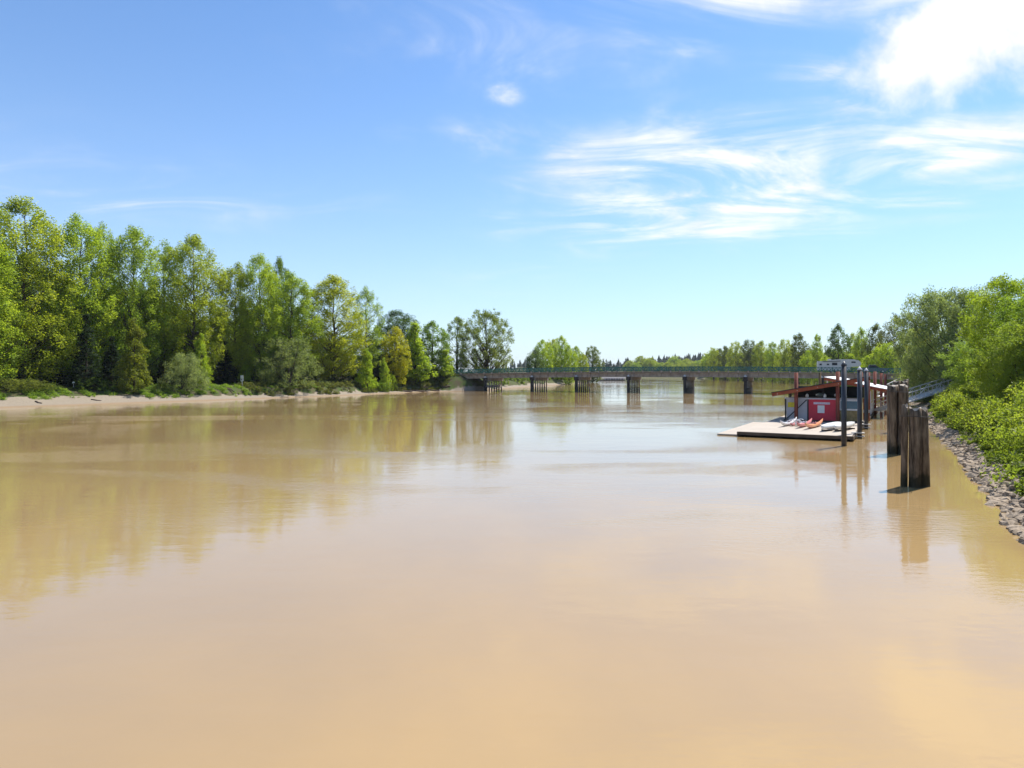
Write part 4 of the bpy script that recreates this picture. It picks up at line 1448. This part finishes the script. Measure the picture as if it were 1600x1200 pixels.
# canoes on the dock
def hull(name, label, u, n, yaw, L, w, h, m, upturn=0.15, upside=False, cat='canoe', deck_m=None, seat=True, group=None):
    c = dk(u, n, DECK)
    root = thing(name, label, cat, tuple(c), -DA + yaw, group)
    ns, nr = 18, 10
    V, Fc = [], []
    for i in range(ns + 1):
        a = 2 * i / ns - 1
        prof = max(0.03, (1 - abs(a) ** 2.3)) ** 0.75
        sheer = upturn * abs(a) ** 3
        for k in range(nr):
            q = 2 * math.pi * k / nr
            zz = math.sin(q)
            z = (0.5 + 0.5 * zz) * h * (0.35 + 0.65 * prof) + sheer
            V.append((a * L / 2, math.cos(q) * w / 2 * prof * (1.0 if zz > -0.2 else 0.8), (h + upturn - z) if upside else z))
    for i in range(ns):
        for k in range(nr):
            k2 = (k + 1) % nr
            Fc.append((i * nr + k, i * nr + k2, (i + 1) * nr + k2, (i + 1) * nr + k))
    Fc.append(tuple(range(nr - 1, -1, -1)))
    Fc.append(tuple(ns * nr + k for k in range(nr)))
    g = MB(); g.add(V, Fc)
    g.build('hull', M[m], root, True)
    if upside:
        g = MB(); g.box((0, 0, h * .45 + upturn * .2), (L * 0.96, 0.05, 0.06))
        g.build('keel_strip', M['grey_panel'], root)
        for sx in (-1, 1):
            g = MB(); g.box((sx * L * .24, 0, 0.05), (0.12, w * 1.1, 0.1))
            g.build('cradle', M['fascia'], root)
    elif seat:
        g = MB()
        g.tube([(-0.55, 0, h - .02), (0.0, 0, h + .03), (0.45, 0, h - .01)], [w * .28, w * .34, w * .2], 8)
        g.build('seat_well', M[deck_m or 'dark_frame'], root, True)
        g = MB(); g.box((-0.3, 0, h + .12), (0.08, w * .6, 0.2))
        g.build('seat_back', M['dark_frame'], root)
    return root


def arch(root, a, b, rise, r, m, name='outrigger_arm'):
    g = MB()
    a, b = Vector(a), Vector(b)
    g.tube([a.lerp(b, t) + Vector((0, 0, rise * math.sin(math.pi * t))) for t in [i / 8 for i in range(9)]], r, 6)
    return g.build(name, M[m], root, True)


def outrigger(root, dx, dy, L, m):
    """Side float and its two curved arms, parts of the same canoe."""
    g = MB()
    g.tube([(dx + L * (i / 10 - .5), dy, 0.12 + 0.16 * (abs(i / 5 - 1) ** 3)) for i in range(11)], [0.02 + 0.1 * math.sin(math.pi * min(.97, max(.03, i / 10))) ** .5 for i in range(11)], 8)
    g.build('outrigger_float', M[m], root, True)
    for x in (-0.75, 0.55):
        arch(root, (x, 0, 0.3), (dx + x * .9, dy, 0.2), 0.34, 0.035, 'hull_white')


c1 = hull('outrigger_canoe', 'white outrigger canoe with upswept tail, leftmost boat on the dock', 2.5, 8.6, R(84), 5.6, 0.42, 0.34, 'hull_white', 0.5, deck_m='grey_panel')
outrigger(c1, 0.1, -0.85, 2.6, 'hull_white')
c2 = hull('outrigger_canoe', 'pink-red outrigger canoe lying left of the orange one', 3.85, 8.2, R(86), 6.4, 0.46, 0.36, 'hull_pink', 0.42, deck_m='hull_white')
outrigger(c2, 0.3, 0.95, 2.4, 'hull_pink')
c3 = hull('outrigger_canoe', 'orange-red outrigger canoe, rightmost of the three with outriggers', 4.7, 7.4, R(84), 6.6, 0.46, 0.36, 'hull_orange', 0.46, deck_m='hull_pink')
hull('upturned_canoe', 'white canoe lying upside down on the dock, left of the pair', 6.2, 5.4, R(80), 5.6, 0.72, 0.5, 'hull_white', 0.1, True)
hull('upturned_canoe', 'white canoe lying upside down at the dock edge behind the black piles', 7.15, 5.8, R(79), 5.6, 0.72, 0.52, 'hull_white', 0.1, True)


# gangways
def gangway(name, label, a, b, width, depth, nbay):
    a, b = Vector(a), Vector(b)
    root = thing(name, label, 'gangway', tuple(a))
    b = b - a
    a = Vector((0, 0, 0))
    d = (b - a).normalized()
    side = d.cross(Vector((0, 0, 1))).normalized()
    up = Vector((0, 0, 1))
    for k in range(nbay * 2):
        g = MB()
        c = a.lerp(b, (k + .5) / (nbay * 2))
        g.box(c + up * .05, ((b - a).length / (nbay * 2) - .03, width - .12, 0.05), d, side, side.cross(d))
        g.build('deck_panel', M['galv'], root)
    for sd in (-1, 1):
        o = side * (sd * width / 2)
        for nm, z, th in (('handrail', depth, .09), ('mid_rail', depth * .52, .06), ('bottom_chord', 0, .13)):
            g = MB(); g.bar(a + o + up * z, b + o + up * z, th, th)
            g.build(nm, M['galv'], root)
        for k in range(nbay + 1):
            p = a.lerp(b, k / nbay) + o
            g = MB(); g.bar(p, p + up * depth, 0.06, 0.06, d)
            g.build('rail_post', M['galv'], root)
        for k in range(nbay):
            p, q = a.lerp(b, k / nbay) + o, a.lerp(b, (k + 1) / nbay) + o
            g = MB()
            if k % 2 == 0:
                g.bar(p, q + up * depth, 0.05, 0.05)
            else:
                g.bar(p + up * depth, q, 0.05, 0.05)
            g.build('diagonal', M['galv'], root)
    return root


gangway('gangway', 'pale metal truss gangway from the dock up to the bramble bank', dk(8.2, 37.0, DECK + .05), (62.0, 92.0, 4.1), 1.5, 1.15, 12)
gangway('gangway', 'farther metal gangway rising towards the right end of the bridge', (64.0, 118.0, 0.9), (82.0, 136.0, 4.6), 1.6, 1.3, 12)

# ------------------------------------------------------------------ old timber dolphins
def dolphin(label, px, Y, piles, group='old timber pile clusters', band=None):
    x0 = X_(px, Y)
    root = thing('pile_cluster', label, 'piling', (x0, Y, 0), 0, group)
    rnd = random.Random(int(px))
    for (dx, dy, r_, top, lean) in piles:
        n_r, seg = 14, 14
        V, Fc = [], []
        ph = [rnd.uniform(0, 6.28) for _ in range(4)]
        for i in range(n_r + 1):
            z = -2 + (top + 2) * i / n_r
            rr_ = r_ * (1.06 - 0.1 * i / n_r)
            for k in range(seg):
                q = 2 * math.pi * k / seg
                e = 1 + 0.06 * math.sin(3 * q + ph[0] + z * .3) + 0.045 * math.sin(7 * q + ph[1]) + 0.03 * math.sin(z * 4 + ph[2] + 2 * q)
                V.append((dx + lean[0] * z + math.cos(q) * rr_ * e, dy + lean[1] * z + math.sin(q) * rr_ * e, z + ((0.07 * math.sin(2 * q + ph[3]) + 0.05 * math.sin(5 * q + ph[1])) if i == n_r else 0)))
        for i in range(n_r):
            for k in range(seg):
                k2 = (k + 1) % seg
                Fc.append((i * seg + k, i * seg + k2, (i + 1) * seg + k2, (i + 1) * seg + k))
        Fc.append(tuple(n_r * seg + k for k in range(seg)))
        me = bpy.data.meshes.new('pile')
        me.from_pydata(V, [], Fc)
        me.materials.append(M['old_wood']); me.materials.append(M['wood_top'])
        for p in me.polygons:
            p.material_index = 1 if len(p.vertices) > 4 else 0
            p.use_smooth = len(p.vertices) == 4
        me.update()
        link('pile', me, root)
    if band:
        z, hw, hd = band
        g = MB()
        pts = [(math.cos(q) * hw, math.sin(q) * hd, z + 0.02 * math.sin(q * 2)) for q in [i * 2 * math.pi / 20 for i in range(21)]]
        g.tube(pts, 0.016, 5, False)
        g.build('cable_band', M['rope'], root)
    return root


dolphin('nearest cluster of old timber piles bound by a cable', 1429, 30.1, [(-0.45, 0.02, 0.135, 3.55, (0.01, 0)), (-0.06, -0.12, 0.245, 3.44, (0.006, 0)), (0.44, 0.04, 0.225, 3.42, (-0.03, 0))], band=(3.1, 0.64, 0.42))
dolphin('second cluster of old timber piles left of the nearest one', 1402, 42.3, [(-0.33, 0, 0.27, 4.22, (0, 0)), (0.16, -0.2, 0.2, 4.25, (0.005, 0)), (0.42, 0.12, 0.24, 4.2, (0.012, 0)), (0.05, 0.42, 0.24, 4.2, (0, 0))], band=(3.85, 0.68, 0.62))
dolphin('farthest pile cluster, just its pale top showing behind the second', 1407, 58.0, [(-0.3, 0, 0.28, 4.3, (0, 0)), (0.25, -0.1, 0.27, 4.28, (0, 0)), (0.58, 0.2, 0.2, 4.45, (0, 0))], band=(3.9, 0.75, 0.5))
for dx, lb in ((-0.62, 'thin slack rope hanging down the left side of the second pile cluster'),):
    g = MB()
    x0 = X_(1402, 42.3)
    g.tube([(x0 - .56 + dx * .12 * math.sin(t * 3), 42.1 - .1 * t, 3.9 - 3.75 * t) for t in [i / 10 for i in range(11)]], 0.014, 5)
    tag(g.build('slack_rope', M['rope']), lb, 'rope')

# ------------------------------------------------------------------ far boathouse afloat, left of the third pier
fb = thing('houseboat', 'long white-roofed houseboat moored far off behind the bridge', 'boat', (X_(956, 470), 470, 0), R(4))
for nm, m, c, sz in [('hull', 'dark_frame', (0, 0, 0.2), (18, 5, 0.7)), ('cabin', 'grey_panel', (1.5, 0, 0.95), (13, 4, 0.8)), ('roof', 'white_roof', (0, 0, 1.78), (19, 5.4, 0.86))]:
    g = MB(); g.box(c, sz); g.build(nm, M[m], fb)
for k in range(7):
    g = MB(); g.box((-4 + k * 1.8, -2.02, 0.98), (0.9, 0.05, 0.5)); g.build('window', M['dark_frame'], fb)
for k in range(6):
    g = MB(); g.box((-9 + k * 3.6, -2.4, 0.95), (0.14, 0.14, 0.8)); g.build('roof_post', M['white_paint'], fb)

# ------------------------------------------------------------------ small things on the left bank
def drape(name, label, cat, quad, m, n=14, lift=0.05):
    """A sheet laid over the ground between four corners."""
    a, b, c, d = (Vector(p) for p in quad)
    pts = []
    for i in range(n + 1):
        for j in range(n + 1):
            p = (a.lerp(b, j / n)).lerp(d.lerp(c, j / n), i / n)
            pts.append(p)
    z = terrain([p.x for p in pts], [p.y for p in pts])[0]
    g = MB()
    g.add([(p.x, p.y, zz + lift) for p, zz in zip(pts, z)], [(i * (n + 1) + j, i * (n + 1) + j + 1, (i + 1) * (n + 1) + j + 1, (i + 1) * (n + 1) + j) for i in range(n) for j in range(n)])
    return tag(g.build(name, m), label, cat, kind='structure')


def lx(px, back):
    Y = left_depth(px, back)
    return (X_(px, Y), Y)


drape('path', 'short dark asphalt ramp down to the left beach', 'path', [lx(322, 7.5) + (0,), lx(343, 7.5) + (0,), lx(341, 26) + (0,), lx(322, 26) + (0,)], M['asphalt'])
x, y = lx(378, 8.2)
gz0 = ground_z(x, y)
sgn = thing('river_sign', 'white notice sign on a post beside the boat ramp', 'sign', (x, y, gz0), R(-28))
g = MB(); g.box((0, 0.05, 1.1), (0.1, 0.08, 2.3)); g.build('post', M['grey_panel'], sgn)
g = MB(); g.box((0, -0.02, 1.95), (0.78, 0.05, 0.62)); g.build('board', M['white_paint'], sgn)
g = MB(); g.add([(-.38, -.04, 1.6), (.38, -.04, 1.6), (.38, -.04, 1.12), (0, -.04, .85), (-.38, -.04, 1.12), (-.38, .01, 1.6), (.38, .01, 1.6), (.38, .01, 1.12), (0, .01, .85), (-.38, .01, 1.12)],
                [(0, 4, 3, 2, 1), (5, 6, 7, 8, 9), (0, 1, 6, 5), (1, 2, 7, 6), (2, 3, 8, 7), (3, 4, 9, 8), (4, 0, 5, 9)])
pb = g.build('board', M['white_paint'], sgn)
g = MB(); g.box((0, -0.05, 1.42), (0.34, 0.02, 0.2)); g.build('mark', M['truck_grey'], pb)
x, y = lx(608, 4.6)
sg2 = thing('notice_board', 'small white board in the bright bush near the bridge', 'sign', (x, y, ground_z(x, y)), R(-10))
g = MB(); g.box((0, 0.04, 0.9), (0.1, 0.08, 1.9)); g.build('post', M['grey_panel'], sg2)
g = MB(); g.box((0, -0.02, 1.85), (0.95, 0.05, 0.6)); g.build('board', M['white_paint'], sg2)
x, y = lx(128, 13)
tpost = thing('teal_bin', 'dark teal bin standing in the grass behind the beach', 'bin', (x, y, ground_z(x, y)))
g = MB(); g.tube([(0, 0, 0), (0, 0, 1.0), (0, 0, 1.1)], [0.36, 0.42, 0.38], 12); g.build('body', M['teal'], tpost)
g = MB(); g.tube([(0, 0, 1.1), (0, 0, 1.35), (0, 0, 1.45)], [0.43, 0.3, 0.08], 12); g.build('lid', M['teal'], tpost)
x, y = lx(115, 10.5)
wp = thing('marker_post', 'short post with a round white marker above the beach', 'post', (x, y, ground_z(x, y)))
g = MB(); g.box((0, 0, 0.45), (0.08, 0.08, 1.1)); g.build('post', M['grey_panel'], wp)
g = MB(); g.tube([(0, -0.05, 1.12), (0, 0.03, 1.12)], 0.2, 14); g.build('disc', M['white_paint'], wp)
# barrier rail behind the ramp
ra, rb_ = lx(285, 30), lx(392, 30)
bar = thing('barrier_rail', 'low pale barrier rail along the road behind the boat ramp', 'barrier', (ra[0], ra[1], 0))
for k in range(9):
    t = k / 8
    x, y = ra[0] + (rb_[0] - ra[0]) * t, ra[1] + (rb_[1] - ra[1]) * t
    zz = ground_z(x, y)
    g = MB(); g.box((x - ra[0], y - ra[1], zz + 0.35), (0.16, 0.16, 0.9)); g.build('post', M['grey_panel'], bar)
    if k < 8:
        x2, y2 = ra[0] + (rb_[0] - ra[0]) * (k + 1) / 8, ra[1] + (rb_[1] - ra[1]) * (k + 1) / 8
        g = MB(); g.bar((x - ra[0], y - ra[1] - .12, zz + .7), (x2 - ra[0], y2 - ra[1] - .12, ground_z(x2, y2) + .7), 0.06, 0.28); g.build('rail', M['concrete_pale'], bar)
# driftwood
rd = random.Random(21)
for px, back, L, lb in [(352, 6.2, 3.4, 'pale driftwood log right of the boat ramp'), (362, 5.2, 2.6, 'short driftwood log near the white notice sign'), (340, 7.0, 2.2, 'crooked driftwood piece at the foot of the ramp'),
                        (635, 1.6, 3.2, 'dark log at the water edge, left of four near the bridge'), (655, 1.3, 4.0, 'longest dark log at the water edge near the bridge'), (677, 1.6, 3.4, 'dark log, third from the left at the water edge near the bridge'),
                        (697, 1.4, 2.6, 'dark log closest to the bridge at the water edge'), (60, 2.8, 1.8, 'small driftwood stick on the beach near the left edge'), (150, 3.2, 1.6, 'thin driftwood stick on the sand below the dense green bush')]:
    x, y = lx(px, back)
    a = rd.uniform(-0.5, 0.5)
    r_ = 0.09 + 0.05 * rd.random() if px < 600 else 0.2
    pts = []
    for i in range(6):
        t = i / 5 - .5
        xx, yy = x + math.cos(a) * L * t, y + math.sin(a) * L * t + 0.12 * math.sin(i * 1.7)
        pts.append((xx, yy, max(ground_z(xx, yy), 0) + r_ * 0.8))
    g = MB(); g.tube(pts, [r_, r_ * 1.05, r_ * .95, r_ * .9, r_ * .75, r_ * .5], 8)
    tag(g.build('driftwood_log', M['driftwood'], None, True), lb, 'log', 'driftwood on the left beach')


# ------------------------------------------------------------------ the air over the valley
g = MB()
g.box((0, 3010, 46), (5600, 6200, 100))
hm = bpy.data.materials.new('haze')
hm.use_nodes = True
hn, hl = hm.node_tree.nodes, hm.node_tree.links
hn.clear()
ho = N(hn, 'ShaderNodeOutputMaterial')
hv = N(hn, 'ShaderNodeVolumePrincipled')
hv.inputs['Color'].default_value = (0.82, 0.90, 1.0, 1)
hv.inputs['Density'].default_value = 0.00006
hv.inputs['Anisotropy'].default_value = 0.2
hl.new(hv.outputs[0], ho.inputs['Volume'])
tag(g.build('haze', hm), 'thin pale haze in the air over the river valley', 'haze', kind='stuff')
